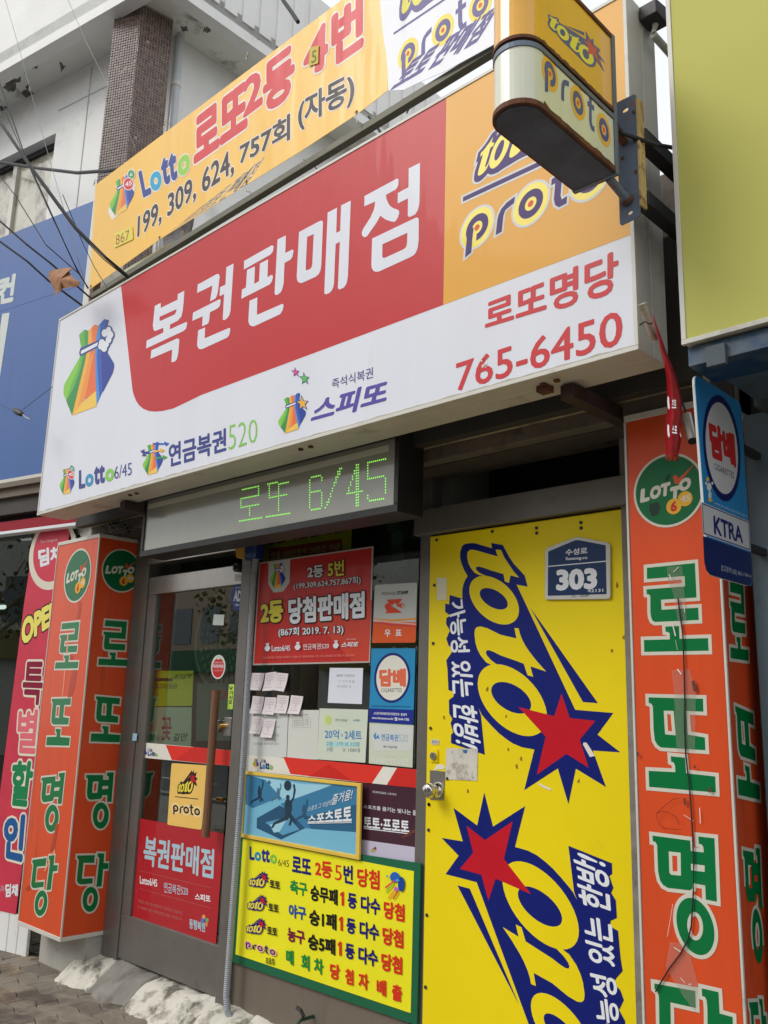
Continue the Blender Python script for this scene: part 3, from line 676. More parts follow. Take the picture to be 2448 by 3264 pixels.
t_.links.new(src, vm.inputs[0]); t_.links.new(mr.outputs[0], vm.inputs['Scale']); t_.links.new(vm.outputs[0], bs.inputs['Base Color'])
b = MB(); b.box(lx0+.022, lx1-.022, LY+.004, LY+.011, lz0+.03, lz1-.028, LEDP); b.build('display_panel', led)
a = Art(front(LY+.004)); ph = lz1-lz0; a.poly([[[(lx0+.03, lz1-.075), (lx1-.06, lz1-.075), (lx1-.06, lz1-.048), (lx0+.03, lz1-.048)]]], ink(196,196,176,.4,.3)); a.build('light_strip', led)
LG = mat('led_green', (.1, .7, .1), .4, emit=(.36, 1.0, .12), emis=1.0, var=.01)
def seg(cells, x0, y0, x1, y1):
    n = max(abs(x1-x0), abs(y1-y0), 1)
    for i in range(n+1): cells.add((round(x0+(x1-x0)*i/n), round(y0+(y1-y0)*i/n)))
cells = set()
for s in [(2,15,13,15),(13,15,13,11),(1,11,13,11),(1,11,1,7),(1,7,13,7),(7,6,7,3),(0,1,15,1),
          (19,15,32,14),(20,14,20,9),(26,14,26,9),(20,9,31,9),(26,8,26,3),(18,1,33,1),
          (46,14,51,14),(45,13,45,2),(46,1,51,1),(52,12,52,13),(46,8,51,8),(52,7,52,2),
          (63,15,54,1),(62,15,55,2),
          (72,15,72,0),(71,14,66,5),(66,5,74,5),(71,15,71,0),
          (77,15,86,15),(77,15,77,9),(77,9,85,9),(86,8,86,3),(78,1,85,1),(77,2,77,3)]: seg(cells, *s)
q4 = LS.px(c('E', [(125,1250),(1080,1105),(1080,822),(125,1030)]))
dv, df = [], []
for cx, cy in sorted(cells):
    if cx < 0: continue
    u, v = quadmap(q4, cx/87.0, cy/15.5); k = len(dv)
    for p in ell(u, v, .0034, .0034, 8): dv.append(tuple(LS.P(p, -.0025)))
    df.append(tuple(range(k, k+8)))
stuff(link('led_dots', dv, df, [LG], None, led))
# ------------------------------------------------------------------ yellow steel door
def rb(*p): return list(p)
yd = thing('yellow_door', 'yellow sheet covered door with big blue toto lettering and red stars', 'door')
b = MB(); b.box(-2.462, -1.50, DOOR_Y+.002, DOOR_Y+.045, -.04, zt-.001, YDOOR); b.build('door_sheet', yd, bevel=.002)
DSf = front(DOOR_Y+.002)
def tdoor(fn):
    a = Art(DSf); g = lambda S_: mapall(fn, S_)
    a.poly(g(TB['back']), NAVY); a.poly(g(TB['yel']), YDOOR); a.poly(g([[[tuple(Vector(TKEY[0])*0+Vector(p)) for p in sh[0]]] for sh in TB['star']]), STAR)
    return a
a = tdoor(lambda p: p); a.build('lettering', yd)
s1 = DPX([(1082+10, 1640)])[0]; s2 = DS.px(c('L', [(372, 462)]))[0]
# centre of the half turn from three matching star tips
prs = [(DPX([(778,1445)])[0], DS.px(c('L', [(566,652)]))[0]), (DPX([(1130,2130)])[0], DS.px(c('L', [(350,180)]))[0]), (DPX([(1497,1765)])[0], DS.px(c('L', [(155,393)]))[0])]
mx_ = [sum((p[0][i]+p[1][i])/2 for p in prs)/3 for i in (0, 1)]
rot = lambda p: (2*mx_[0]-p[0], 2*mx_[1]-p[1])
a = tdoor(rot); a.build('lettering', yd)
tq = DPX([(290,715),(322,1690),(520,1762),(392,672)])
def slogan(fn):
    a = Art(DSf, .0022)
    q = [fn(p) for p in tq]
    bk = [fn(p) for p in DPX([(262,715),(290,722),(293,655),(385,682),(420,700),(460,1000),(470,1380),(513,1500),(541,1782),(303,1700),(303,1640),(318,1625),(300,1560),(312,1530),(290,1490),(288,1395),(320,1372),(325,1340),(285,1325),(278,1180),(270,1115),(298,1075),(318,1040),(285,1010),(270,965),(295,905),(268,860),(270,820),(297,800),(262,775)])]
    a.poly([[bk]], NAVY)
    a.text('가능성 있는 한방!', q, INKW, .026)
    return a
slogan(lambda p: p).build('lettering', yd); slogan(rot).build('lettering', yd)
# rivets, specks, patches
b = MB()
for x, y in [(203,268),(187,587),(178,997),(160,1595),(148,2132),(595,208),(907,183),(908,219),(1219,145),(1221,183),(278,1950)]:
    u, v = DPX([(x, y)])[0]; b.prism(DSf, ell(u, v, .0065, .0065, 10), .0, .004, DK)
for x, y in [(97,237),(95,355),(87,747),(81,1079)]:
    u, v = DS.px(c('L', [(x, y)]))[0]; b.prism(DSf, ell(u, v, .0065, .0065, 10), .0, .004, DK)
stuff(b.build('rivets', yd))
a = Art(DSf); SC = ink(150,120,40,.7)
random.seed(4)
for x, y in [(1440,1050),(1520,955),(1475,585),(690,1510),(797,1812),(768,1866),(1202,1970),(705,1745),(255,1520),(420,2035),(558,1318)]:
    u, v = DPX([(x, y)])[0]; a.poly([[[(u+random.uniform(.3, 1)*.008*math.cos(k), v+random.uniform(.3, 1)*.014*math.sin(k)) for k in [i*.9 for i in range(7)]]]], SC)
a.pp('K', [[[(920,1980),(1010,2020),(1012,2036),(960,2015),(922,1992)]], [[(1240,1695),(1262,1697),(1322,1790),(1285,1798),(1236,1710)]], [[(180,1900),(205,1850),(240,1850),(265,1870),(255,1882),(205,1885)]]], ink(226,222,210,.7))
stuff(a.build('scuffs', yd))
WP_M = mat('torn_white_paper', C(214,210,200), .8, var=.08, dirt=C(150,140,120), dscale=16, damt=.8, dthr=.5)
tt, q, a = poster('torn_label', 'torn dirty white label stuck on the yellow door above its knob', 'label', DSf, [(265,1955),(490,1965),(495,1740),(275,1735)], WP_M, .0008, crop='K', off=.0014)
a.pp('K', [[[(390,1745),(425,1750),(418,1775),(395,1768)]]], ink(60,110,150)); a.build('print', tt)
tt, q, a = poster('door_label', 'small blank cream label near the top left of the yellow door', 'label', DSf, [(207,692),(275,692),(277,535),(208,535)], ink(222,216,190,.5), .001, r=.006, crop='K', off=.0014); 
tt, q, a = poster('lock_sticker', 'tiny worn white sticker just above the round lock on the yellow door', 'label', DSf, [(165,1710),(222,1712),(222,1675),(166,1672)], ink(206,204,190,.6), .0006, r=.008, crop='K', off=.0014); a.text('출장열쇠', [(172,1702),(216,1703),(216,1682),(172,1680)], DK, .0, crop='K'); a.build('print', tt)
lk = thing('door_lock', 'grey round keyhole lock in a metal plate on the yellow door', 'lock')
b = MB(); b.prism(DSf, rrect(DPX([(160,1830),(214,1835),(214,1745),(161,1742)]), .003), .001, .006, YDOOR); b.build('plate', lk)
u, v = DPX([(188,1790)])[0]; b = MB(); b.prism(DSf, ell(u, v, .015, .015, 24), .006, .014, STEEL); b.build('cylinder', lk, bevel=.002)
b = MB(); b.prism(DSf, [(u-.001, v-.004), (u+.001, v-.004), (u+.001, v+.004), (u-.001, v+.004)], .014, .0146, BLACK); b.build('keyhole', lk)
kn = thing('round_door_knob', 'round chrome door knob with a square backplate on the yellow door', 'door knob')
b = MB(); b.prism(DSf, DPX([(155,2095),(253,2100),(262,1900),(158,1890)]), .001, .004, STEEL); b.build('backplate', kn)
u, v = DPX([(212,2030)])[0]
prof = [(.030,.004),(.031,.010),(.022,.016),(.015,.030),(.016,.036),(.026,.044),(.029,.056),(.026,.068),(.020,.073),(.0,.074)]
b = MB(); sg_ = 28
vs_ = [DSf.P((u+r_*math.cos(2*math.pi*k/sg_), v+r_*math.sin(2*math.pi*k/sg_)), h) for r_, h in prof for k in range(sg_)]
b.add(vs_, [(i*sg_+k, i*sg_+(k+1) % sg_, (i+1)*sg_+(k+1) % sg_, (i+1)*sg_+k) for i in range(len(prof)-1) for k in range(sg_)], CHROME); b.build('knob', kn, smooth=True)
b = MB(); b.prism(DSf, ell(u, v, .009, .009, 16), .0735, .076, STEEL); b.prism(DSf, [(u-.0012,v-.005),(u+.0012,v-.005),(u+.0012,v+.005),(u-.0012,v+.005)], .076, .0765, BLACK); b.build('keyhole', kn)
# house number plate
NB = ink(34,58,98,.35,.3)
hn = thing('house_number_plate', 'blue house shaped number plate reading 303 on the yellow door', 'number plate')
outer = DPX([(975,680),(985,690),(1425,686),(1437,665),(1435,310),(1420,288),(1215,250),(1190,250),(990,325),(977,345)])
b = MB(); b.prism(DSf, outer, .003, .012, ink(206,206,200,.4,.3)); b.build('plate', hn, bevel=.002)
a = Art(DSf, .0122); a.poly([[DPX([(997,664),(1412,652),(1405,308),(1215,272),(1192,272),(1000,352)])]], NB)
a.text('수성로', [(1125,382),(1278,368),(1278,322),(1125,336)], INKW, .02, crop='K'); a.text('Suseong-ro', [(1125,420),(1278,412),(1278,384),(1125,392)], INKW, .02, crop='K')
p0, p1 = DPX([(1000,457),(1409,420)]); a.line(p0, p1, .0035, INKW)
a.text('303', [(1058,630),(1348,616),(1348,466),(1058,480)], INKW, .055, crop='K')
a.text('42131', [(1280,640),(1390,636),(1390,614),(1280,618)], INKW, .01, crop='K'); a.build('print', hn)
a = Art(DSf, .0124); a.text('Dc. 3600', [(1168,676),(1288,670),(1288,655),(1168,660)], INKK, .0, crop='K', shear=.1); a.build('handwriting', hn)

# ------------------------------------------------------------------ glass door
gd = thing('glass_door', 'brown framed glass shop door with a round wooden pull bar', 'door')
dx0, dx1, dz0, dz1 = -4.655, -3.735, .0, 2.09
b = MB(); b.box(dx0, dx1, YG-.022, YG+.022, dz0+.012, .235, BRZ); b.build('bottom_rail', gd, bevel=.003)
b = MB(); b.box(dx0, dx1, YG-.022, YG+.022, 1.985, dz1, STEEL); b.build('top_rail', gd, bevel=.003)
b = MB(); b.box(dx0, dx0+.085, YG-.021, YG+.021, .2355, 1.9845, BRZ); b.build('stile', gd, bevel=.003)
b = MB(); b.box(dx1-.03, dx1, YG-.021, YG+.021, .2355, 1.9845, BRZ); b.build('stile', gd, bevel=.003)
b = MB(); b.box(dx0+.08, dx1-.028, YG-.004, YG+.004, .2355, 1.9845, GLASS); b.build('pane', gd)
WOOD = mat('worn_wood', C(122,84,58), .6, var=.2, streak=True, vscale=12, bump=.3, dirt=C(92,84,76), dscale=6, damt=.8, dthr=.52)
HP = front(2.775); tp = HP.px(c('G', [(1393,1318)]))[0]; bp_ = HP.px(c('I', [(1222,555)]))[0]
b = MB(); b.tube([(tp[0], 2.775, tp[1]), ((tp[0]+bp_[0])/2, 2.774, (tp[1]+bp_[1])/2), (bp_[0], 2.775, bp_[1])], .0205, WOOD, 14); b.build('pull_bar', gd, bevel=0, smooth=False)
b = MB()
zlk = at(*c('G', [(1440,1548)])[0], 1, YG-.03).z
b.box(tp[0]-.012, dx1-.005, YG-.045, YG-.022, zlk-.03, zlk+.03, STEEL); b.box(dx1-.06, dx1, YG-.05, YG-.0225, zlk-.045, zlk+.045, STEEL); b.build('lock_bar', gd, bevel=.003)
b = MB(); b.tube([(tp[0]+.055, YG-.045, zlk), (tp[0]+.055, YG-.075, zlk)], .012, BRASS, 14); b.build('lock_cylinder', gd, bevel=.001)
zl2 = at(*c('I', [(1300,325)])[0], 1, YG).z
b = MB(); b.tube([(dx1-.10, YG-.03, zl2), (dx1-.055, YG-.03, zl2)], .010, BRASS, 12); b.build('latch', gd)
b = MB(); b.box(-4.60, -4.35, YG-.055, YG-.023, 2.19+.0, 2.235, PLAST); b.build('door_closer', gd, bevel=.004)

GSF = front(YG-.0065)                       # just in front of the panes
def strip(nm, label, rows, crop, rq, wq, text_q, bagq, extra=()):
    t, q, a = poster(nm, label, 'sticker strip', GSF, wq, ink(228,226,214,.35,.3), .0006, crop=crop, off=.0002)
    a.pp(crop, [[rq]], ink(222,56,44,.35,.3))
    for e in extra: a.pp(crop, [[e[1]]], e[0])
    bag(a, bagbox(GSF, crop, *bagq), None)
    a.text('나눔', text_q[0], NV2, .01, crop=crop); lotto_word(a, crop, text_q[1])
    a.build('print', t); return t
RD2 = ink(206,46,40,.35,.3)
strip('glass_sticker_strip', 'red and cream sticker strip across the glass door', 0, 'I', [(985,8),(1388,42),(1385,135),(1022,98)], [(808,80),(1385,135),(1388,42),(815,-10)],
      ([(880,48),(908,50),(908,28),(880,25)], [(880,72),(938,76),(938,50),(880,46)]), ((845,70),(875,72),(845,28)), ((ink(228,226,214,.35,.3), [(1362,132),(1385,135),(1387,100)]), (RD2, [(1040,100),(1150,20),(1260,30),(1240,118)])))
strip('window_sticker_strip', 'red and cream sticker strip across the shop window', 0, 'J', [(560,138),(1265,205),(1185,325),(612,258)], [(288,235),(1535,360),(1540,230),(298,125)],
      ([(405,180),(440,183),(440,152),(405,150)], [(398,222),(488,228),(488,182),(398,172)]), ((345,208),(388,212),(345,150)),
      ((RD2, [(1362,215),(1540,230),(1535,360),(1290,337)]), (ink(206,44,38,.35,.3), [(740,275),(880,190),(1050,306)])))
# red notice at the foot of the glass door
RP = ink(176,34,44,.3,.5)
t, q, a = poster('red_door_poster', 'dark red poster with pale blue Korean title low on the glass door', 'poster', GSF, [(770,1042),(1282,1208),(1330,535),(818,442)], RP, .0006, crop='I', off=.0002)
PB = ink(170,200,212,.4,.2); PD = ink(190,120,120,.4)
a.text('복권판매점', [(848,722),(1268,806),(1275,628),(862,545)], PB, .028, crop='I')
a.text('Lotto6/45', [(832,832),(935,852),(935,808),(832,785)], INKW, .02, crop='I'); a.text('연금복권520', [(975,885),(1118,905),(1118,852),(975,822)], PB, .005, crop='I'); a.text('스피또', [(1160,928),(1252,945),(1252,902),(1160,888)], INKW, .03, crop='I')
for y0, y1 in ((755, 858), (862, 978)): p0, p1 = GSF.px(c('I', [(832, y0), (1255, y1)])); a.line(p0, p1, .0012, PD)
a.text('복권은 1인당 1회 10만원까지 구입하실 수 있습니다.', [(825,945),(1085,1018),(1085,998),(825,925)], PD, .0, crop='I')
a.text('만 19세부터 복권 구매와 당첨금 수령이 가능합니다.', [(820,980),(1083,1055),(1083,1035),(820,960)], PD, .0, crop='I')
a.text('동행복권', [(1127,1098),(1220,1122),(1220,1065),(1127,1038)], PB, .03, crop='I')
for x, y, col in ((1212,1030,(220,160,90)),(1232,1050,(90,170,120)),(1205,1050,(90,120,200)),(1228,1075,(220,120,70)),(1210,1078,(120,180,200))):
    a.poly([[GSF.px(c('I', ell(x, y, 10, 14, 14)))]], ink(*col))
a.build('print', t)
# orange plaque behind the pull bar
t, q, a = poster('toto_door_sticker', 'small orange toto and proto plaque on the glass door beside the pull bar', 'sticker', GSF, [(997,482),(1200,513),(1236,130),(1022,116)], ink(244,196,104,.4,.3), .002, r=.012, crop='I', off=.0012)
BK = ink(40,26,34,.4)
toto(a, GSF.px(c('I', [(1062,288),(1150,295),(1066,232)])), back=BK, yel=YEL, star=STAR, backgrow=.003)
p0, p1 = GSF.px(c('I', [(1042,315),(1182,330)])); a.line(p0, p1, .004, BK)
q3 = GSF.px(c('I', [(1047,385),(1110,395),(1110,365)])); proto(a, *q3, ring=None, ink_=BK, white=ink(250,214,150), wd=.003, gap=2.6); a.build('print', t)

# things on the glass door
t, q, a = poster('security_sticker', 'blue octagonal alarm company sticker at the top of the glass door', 'sticker', GSF, [(1492,740),(1512,795),(1560,798),(1580,780),(1582,640),(1560,622),(1515,628),(1490,690)], ink(34,70,150,.35,.3), .0005, crop='G', off=.0004)
a.text('ADT', [(1508,742),(1578,745),(1576,672),(1512,670)], INKW, .05, crop='G', shear=.05); a.text('첨단경비구역', [(1518,662),(1575,660),(1575,645),(1518,647)], INKW, .0, crop='G'); a.text('1588-6400', [(1515,772),(1568,775),(1568,760),(1515,757)], INKW, .02, crop='G'); a.build('print', t)
t, q, a = poster('paper_note', 'small blank white note on the upper part of the glass door', 'note', GSF, [(1372,895),(1442,897),(1448,828),(1380,826)], ink(206,220,210,.7), .0004, crop='G', off=.0004)
t, q, a = poster('oval_sticker', 'red and white oval lottery retailer sticker in the middle of the glass door', 'sticker', GSF, cell(1408,1165,46,78,-4), ink(220,222,214,.35,.3), .0004, crop='G', off=.0004)
a.poly([[GSF.px(c('G', cell(1408,1170,38,64,-4)))]], ink(196,44,44,.35,.3)); a.poly([[GSF.px(c('G', ell(1410,1105,16,12,16)))]], ink(196,214,206))
a.text('복권판매점', [(1375,1172),(1441,1172),(1441,1150),(1376,1148)], INKW, .02, crop='G'); a.text('동행복권지정', [(1382,1142),(1436,1142),(1436,1132),(1382,1132)], INKW, .0, crop='G'); a.text('Lotto 연금 스피또', [(1380,1192),(1436,1192),(1436,1184),(1380,1184)], INKW, .0, crop='G'); a.build('print', t)
t, q, a = poster('pull_sticker', 'lime green vertical pull sticker beside the door lock', 'sticker', GSF, [(1485,1438),(1520,1438),(1530,1278),(1496,1278)], ink(190,224,96,.4,.2), .0004, crop='G', off=.0185)
for ch, y in zip('당기시오', (1290, 1320, 1350, 1378)): a.text(ch, [(1497-(y-1290)*.04, y+24), (1521-(y-1290)*.04, y+24), (1522-(y-1290)*.04, y), (1499-(y-1290)*.04, y)], INKK, .04, crop='G')
a.build('print', t)
# behind the glass of the door
INS = front(YG+.03)
t, q, a = poster('yellow_inner_poster', 'yellow prize poster with black brush lettering seen through the glass door', 'poster', INS, [(965,1420),(1240,1415),(1248,1190),(992,1190)], ink(226,214,40,.6), .001, crop='G', off=0)
a.pp('G', [[[(992,1235),(1115,1238),(1112,1258),(992,1256)]]], ink(70,66,50)); a.text('최고당첨금', [(998,1308),(1145,1305),(1145,1270),(998,1272)], ink(110,104,40), .02, crop='G')
a.text('최고금액', [(1120,1245),(1235,1240),(1235,1208),(1125,1212)], INKK, .02, crop='G', shear=.2); a.build('print', t)
t, q, a = poster('flower_road_paper', 'white paper with pink and black brush lettering behind the glass door', 'poster', INS, [(945,1690),(1232,1690),(1238,1425),(962,1425)], ink(204,206,194,.7), .001, crop='G', off=0)
a.text('꽃', [(1045,1640),(1105,1640),(1110,1490),(1045,1490)], ink(190,50,90), .02, crop='G'); a.text('길만', [(1120,1645),(1210,1640),(1210,1590),(1120,1595)], INKK, .02, crop='G', shear=.15); a.text('복권기금으로', [(960,1635),(1055,1640),(1055,1608),(960,1602)], INKK, .0, crop='G'); a.build('print', t)
t, q, a = poster('stop_notice', 'grey notice with red STOP lettering behind the glass door', 'notice', front(YG+.05), [(1262,1640),(1560,1640),(1560,1270),(1268,1270)], ink(96,112,112,.5), .001, crop='G', off=0)
a.text('STOP', [(1352,1375),(1490,1375),(1490,1312),(1352,1312)], ink(170,40,56), .05, crop='G'); a.build('print', t)
# round lattice ornament inside
rd = thing('round_lattice_ornament', 'large round openwork grille hanging inside behind the glass door', 'ornament')
RS = front(3.02); u, v = RS.px(c('G', [(1465,985)]))[0]; LAT = mat('grey_brown_lattice', C(112,108,88), .7, var=.1); b = MB()
b.prism(RS, ell(u, v, .30, .30, 48), .0, .006, mat('dark_green_disc', C(50,58,50), .7, var=.1)); b.build('disc', rd)
b = MB()
for r0, r1, n, fr in ((.035,.075,30,.55),(.085,.105,30,.4),(.125,.15,26,.5),(.165,.195,26,.5),(.215,.245,30,.5)):
    for k in range(n):
        a0 = 2*math.pi*k/n; a1 = a0+2*math.pi/n*fr
        b.prism(RS, [(u+r0*math.cos(a0), v+r0*math.sin(a0)), (u+r1*math.cos(a0), v+r1*math.sin(a0)), (u+r1*math.cos(a1), v+r1*math.sin(a1)), (u+r0*math.cos(a1), v+r0*math.sin(a1))], .007, .012, LAT)
b.prism(RS, ell(u, v, .30, .30, 48), .007, .012, LAT, [ell(u, v, .275, .275, 48)])
stuff(b.build('lattice', rd))
# counter, shelf, fan and chair shapes further inside
ct = thing('shop_counter', 'pale counter inside the shop behind the door', 'counter')
b = MB(); b.box(-4.3, -2.9, 4.4, 4.9, -.02, 1.0, mat('counter_front', C(150,152,140), .5)); b.build('body', ct, bevel=.01); b = MB(); b.box(-4.34, -2.86, 4.36, 4.94, 1.0, 1.03, mat('counter_top', C(110,90,70), .4)); b.build('top', ct, bevel=.005)
sh = thing('wall_shelf', 'shelf of coloured boxes on the back wall inside', 'shelf')
b = MB()
for z in (1.2, 1.55, 1.9): b.box(-4.6, -2.8, 5.9, 6.18, z, z+.025, mat('shelf_wood', C(120,100,76), .6))
b.build('board', sh); random.seed(11)
for z in (1.225, 1.575, 1.925):
    x = -4.55
    while x < -2.95:
        w = random.uniform(.08, .2); h = random.uniform(.12, .26); col = random.choice([(180,60,50),(60,110,160),(200,180,80),(200,200,190),(70,120,80)])
        b = MB(); b.box(x, x+w, 5.95, 6.12, z, z+h, ink(*col)); o = b.build('box'); o.parent = sh; x += w+.03
fn = thing('wall_fan', 'round caged electric fan inside behind the top of the shop window', 'fan')
FS = front(YG+.12); u, v = FS.px(c('E', [(1190,1350)]))[0]; b = MB(); FG = mat('fan_green_grey', C(110,128,118), .5)
for k in range(48):
    a0 = 2*math.pi*k/48; b.tube([FS.P((u+.03*math.cos(a0), v+.03*math.sin(a0)), .04), FS.P((u+.10*math.cos(a0+.2), v+.12*math.sin(a0+.2)), .035), FS.P((u+.17*math.cos(a0+.4), v+.2*math.sin(a0+.4)), 0)], .0012, FG, 4)
stuff(b.build('cage', fn)); b = MB(); b.prism(FS, ell(u, v, .035, .035, 20), .03, .05, FG); b.build('hub', fn)
b = MB()
for k in range(3):
    a0 = 2*math.pi*k/3; b.prism(FS, [(u+.03*math.cos(a0), v+.03*math.sin(a0)), (u+.15*math.cos(a0-.3), v+.15*math.sin(a0-.3)), (u+.16*math.cos(a0+.2), v+.16*math.sin(a0+.2)), (u+.12*math.cos(a0+.7), v+.12*math.sin(a0+.7))], -.002, .002, FG)
b.build('blade', fn)

# ------------------------------------------------------------------ posters on the window
a_ = poster('pension_lottery_poster', 'yellow and red poster half hidden under the LED sign at the top of the window', 'poster', front(YG+.02), [(330,215),(995,118),(1003,-150),(340,-60)], ink(222,200,40,.5), .001, crop='H', off=0)
t, q, a = a_; BLD = ink(40,44,110); RDD = ink(190,50,44,.45)
a.text('연금복권판매중', [(350,92),(940,-12),(940,-70),(350,25)], BLD, .05, crop='H'); a.pp('H', [[[(372,195),(930,135),(925,40),(372,118)]]], RDD)
a.text('매월 500만원씩 20년간 지급', [(388,196),(912,122),(912,72),(388,142)], ink(220,196,120), .02, crop='H'); a.build('print', t)
t, q, a = poster('winning_store_poster', 'large red poster announcing five second prizes in the shop window', 'poster', GSF, [(250,997),(1137,977),(1163,97),(302,222)], ink(186,178,170,.4,.3), .0008, crop='H', off=.0004)
RP2 = ink(196,50,46,.35,.45)
a.pp('H', [[[(262,985),(1128,966),(1152,110),(308,232)]]], RP2); a.pp('H', [[[(700,640),(1152,500),(1128,966),(1010,968)]]], ink(206,72,54,.35,.45))
a.pp('H', [[[(372,218),(535,198),(530,372),(482,440),(408,448),(370,385)]]], ink(196,204,196,.4,.3)); bag(a, bagbox(GSF, 'H', (384,420), (500,410), (384,232)), 'clover')
YL3 = ink(226,214,70,.4,.2); 
for s_, qd, m_, bo, ol in (('2등', [(668,342),(790,330),(790,238),(668,250)], INKW, .03, .05), ('5번', [(822,334),(946,318),(946,200),(822,212)], YL3, .03, .05), ('(199,309,624,757,867회)', [(565,432),(1072,388),(1072,322),(565,375)], INKW, .012, .05),
    ('2등', [(315,690),(487,668),(487,500),(315,520)], YL3, .05, .05), ('당첨판매점', [(525,690),(1102,640),(1102,435),(525,492)], INKW, .045, .05), ('(867회 2019. 7. 13)', [(450,790),(942,768),(942,688),(450,715)], INKW, .025, .05)):
    a.text(s_, qd, m_, bo, outline=ol, om=INKK, crop='H')
a.text('Lotto6/45', [(400,892),(540,888),(540,846),(400,846)], INKW, .02, crop='H'); a.text('연금복권520', [(637,882),(833,872),(833,828),(637,837)], INKW, .005, crop='H'); a.text('스피또', [(927,863),(1056,858),(1056,818),(927,822)], INKW, .035, crop='H', shear=.1); a.text('즉석식복권', [(965,806),(1035,804),(1035,795),(965,797)], INKW, .0, crop='H')
for x in (345, 576, 866): bag(a, bagbox(GSF, 'H', (x, 893-(x-345)*.04), (x+46, 889-(x-345)*.04), (x, 832-(x-345)*.04)), RP2, INKW)
a.text('청소년에게는 복권을 판매할 수 없습니다. 복권 판매는 1인 1회 10만원을 초과할 수 없습니다.', [(340,950),(1035,930),(1035,912),(340,932)], ink(226,150,140), .0, crop='H'); a.build('print', t)
GRY = ink(190,194,188,.4,.3)
t, q, a = poster('postage_stamp_sign', 'grey and orange postage stamp plate in the window above the cigarette plate', 'sign', GSF, [(1157,828),(1483,825),(1495,372),(1177,390)], GRY, .0025, r=.012, crop='H', off=.0006)
qq = GSF.px(c('H', [(1157,828),(1483,825),(1489,672),(1165,668)])); a.poly([[rrect(qq, .002)]], ink(222,90,40,.4,.3))
for y0, w_, col in ((640, 14, (226,150,50)), (655, 9, (226,180,176)), (672, 12, (206,70,70))):
    a.pp('H', [[[(1163,y0),(1300,y0+12),(1491,y0-12+ (10 if w_ > 12 else 40)),(1491,y0-12+w_+ (10 if w_ > 12 else 40)),(1300,y0+14+w_),(1163,y0+w_*.4)]]], ink(*col))
a.text('POSTAGE', [(1232,469),(1335,465),(1335,443),(1232,446)], INKK, .0, crop='H'); a.text('STAMP', [(1345,464),(1430,460),(1430,433),(1345,438)], INKK, .045, crop='H'); a.text('우  표', [(1250,782),(1380,780),(1380,725),(1250,727)], INKW, .02, crop='H')
SR = ink(214,72,40,.4,.2)
a.pp('H', [[[(1268,502),(1385,495),(1350,545),(1325,525),(1310,545),(1285,535)]], [[(1252,545),(1270,525),(1310,550),(1270,590),(1252,560)]], [[(1252,605),(1310,552),(1385,600)]], [[(1335,548),(1395,520),(1375,548),(1395,570)]], [[(1385,545),(1412,530),(1395,548),(1410,565)]]], SR); a.build('print', t)
def cig(t_, a, cr, el_o, el_i, tq_, cq, tm):
    a.poly([[a.sf.px(c(cr, el_o))]], ink(26,40,120,.4,.3)); a.poly([[a.sf.px(c(cr, el_i))]], ink(226,226,212,.4,.3))
    a.text('담배', tq_, tm, .06, crop=cr); a.text('CIGARETTES', cq, INKK, -.004, crop=cr)
t, q, a = poster('cigarette_plate', 'blue cigarette retailer plate with a white oval in the window', 'sign', GSF, [(1130,1427),(1466,1447),(1483,868),(1152,870)], ink(40,140,190,.4,.3), .0025, r=.012, crop='H', off=.0006)
cig(t, a, 'H', cell(1308,1092,137,190,-6), cell(1308,1092,120,170,-6), [(1210,1160),(1412,1162),(1412,1020),(1210,1025)], [(1225,1200),(1380,1200),(1380,1170),(1225,1172)], ink(226,110,80,.4))
a.pp('H', [[[(1133,1322),(1470,1334),(1466,1445),(1131,1424)]]], ink(30,44,140,.4,.3)); a.text('19세미만 청소년에게는 담배를 판매하지 않습니다', [(1150,1312),(1448,1318),(1448,1304),(1150,1298)], ink(30,50,110), .0, crop='H')
a.text('(사)한국담배판매인회중앙회  콜센타', [(1170,1372),(1420,1384),(1420,1360),(1170,1348)], INKW, .015, crop='H'); a.text('www.ktranews.co.kr ☎1644-1785', [(1155,1405),(1437,1420),(1437,1394),(1155,1380)], INKW, .02, crop='H'); a.build('print', t)
PAP = ink(206,210,206,.75); PAPG = ink(200,208,186,.7)
t, q, a = poster('pension_paper', 'pale weathered pension lottery sheet under the cigarette plate', 'poster', GSF, [(1128,1738),(1457,1770),(1467,1448),(1133,1430)], PAPG, .0004, crop='H', off=.0004)
a.pp('H', [[[(1140,1445),(1460,1460),(1458,1560),(1440,1640),(1180,1640),(1150,1560)]]], PAP); BL4 = ink(60,130,190)
a.text('연금복권', [(1222,1565),(1350,1572),(1350,1520),(1222,1514)], BL4, .02, crop='H'); a.text('520', [(1355,1572),(1425,1576),(1425,1522),(1355,1518)], ink(150,176,190), -.01, crop='H'); a.text('매주 수요일 추첨', [(1238,1620),(1340,1626),(1340,1606),(1238,1602)], DK, .01, crop='H')
a.text('매월500만원X20년간', [(1185,182),(1442,194),(1442,154),(1185,142)], ink(226,228,216), .02, crop='J'); a.text('1등 당첨금', [(1265,138),(1348,142),(1348,126),(1265,122)], ink(226,228,216), .0, crop='J')
a.pp('H', [[[(1162,1530),(1185,1500),(1180,1545),(1200,1520),(1210,1555),(1190,1545),(1178,1558)]]], BL4); a.build('print', t)
TG = ink(130,134,138,.7)
t, q, a = poster('winning_number_note', 'white printed winning number note in the middle of the window', 'note', GSF, [(817,1280),(1075,1290),(1085,1018),(833,1016)], ink(222,226,236,.7), .0004, crop='H', off=.0004)
for s_, qd in (('888회 당첨번호', [(885,1085),(1022,1088),(1022,1064),(885,1062)]), ('3  7  12  31  34  38', [(900,1125),(1018,1128),(1018,1110),(900,1108)]), ('보너스번호 : 32', [(888,1165),(995,1166),(995,1148),(888,1147)])): a.text(s_, qd, TG, .0, crop='H')
a.build('print', t)
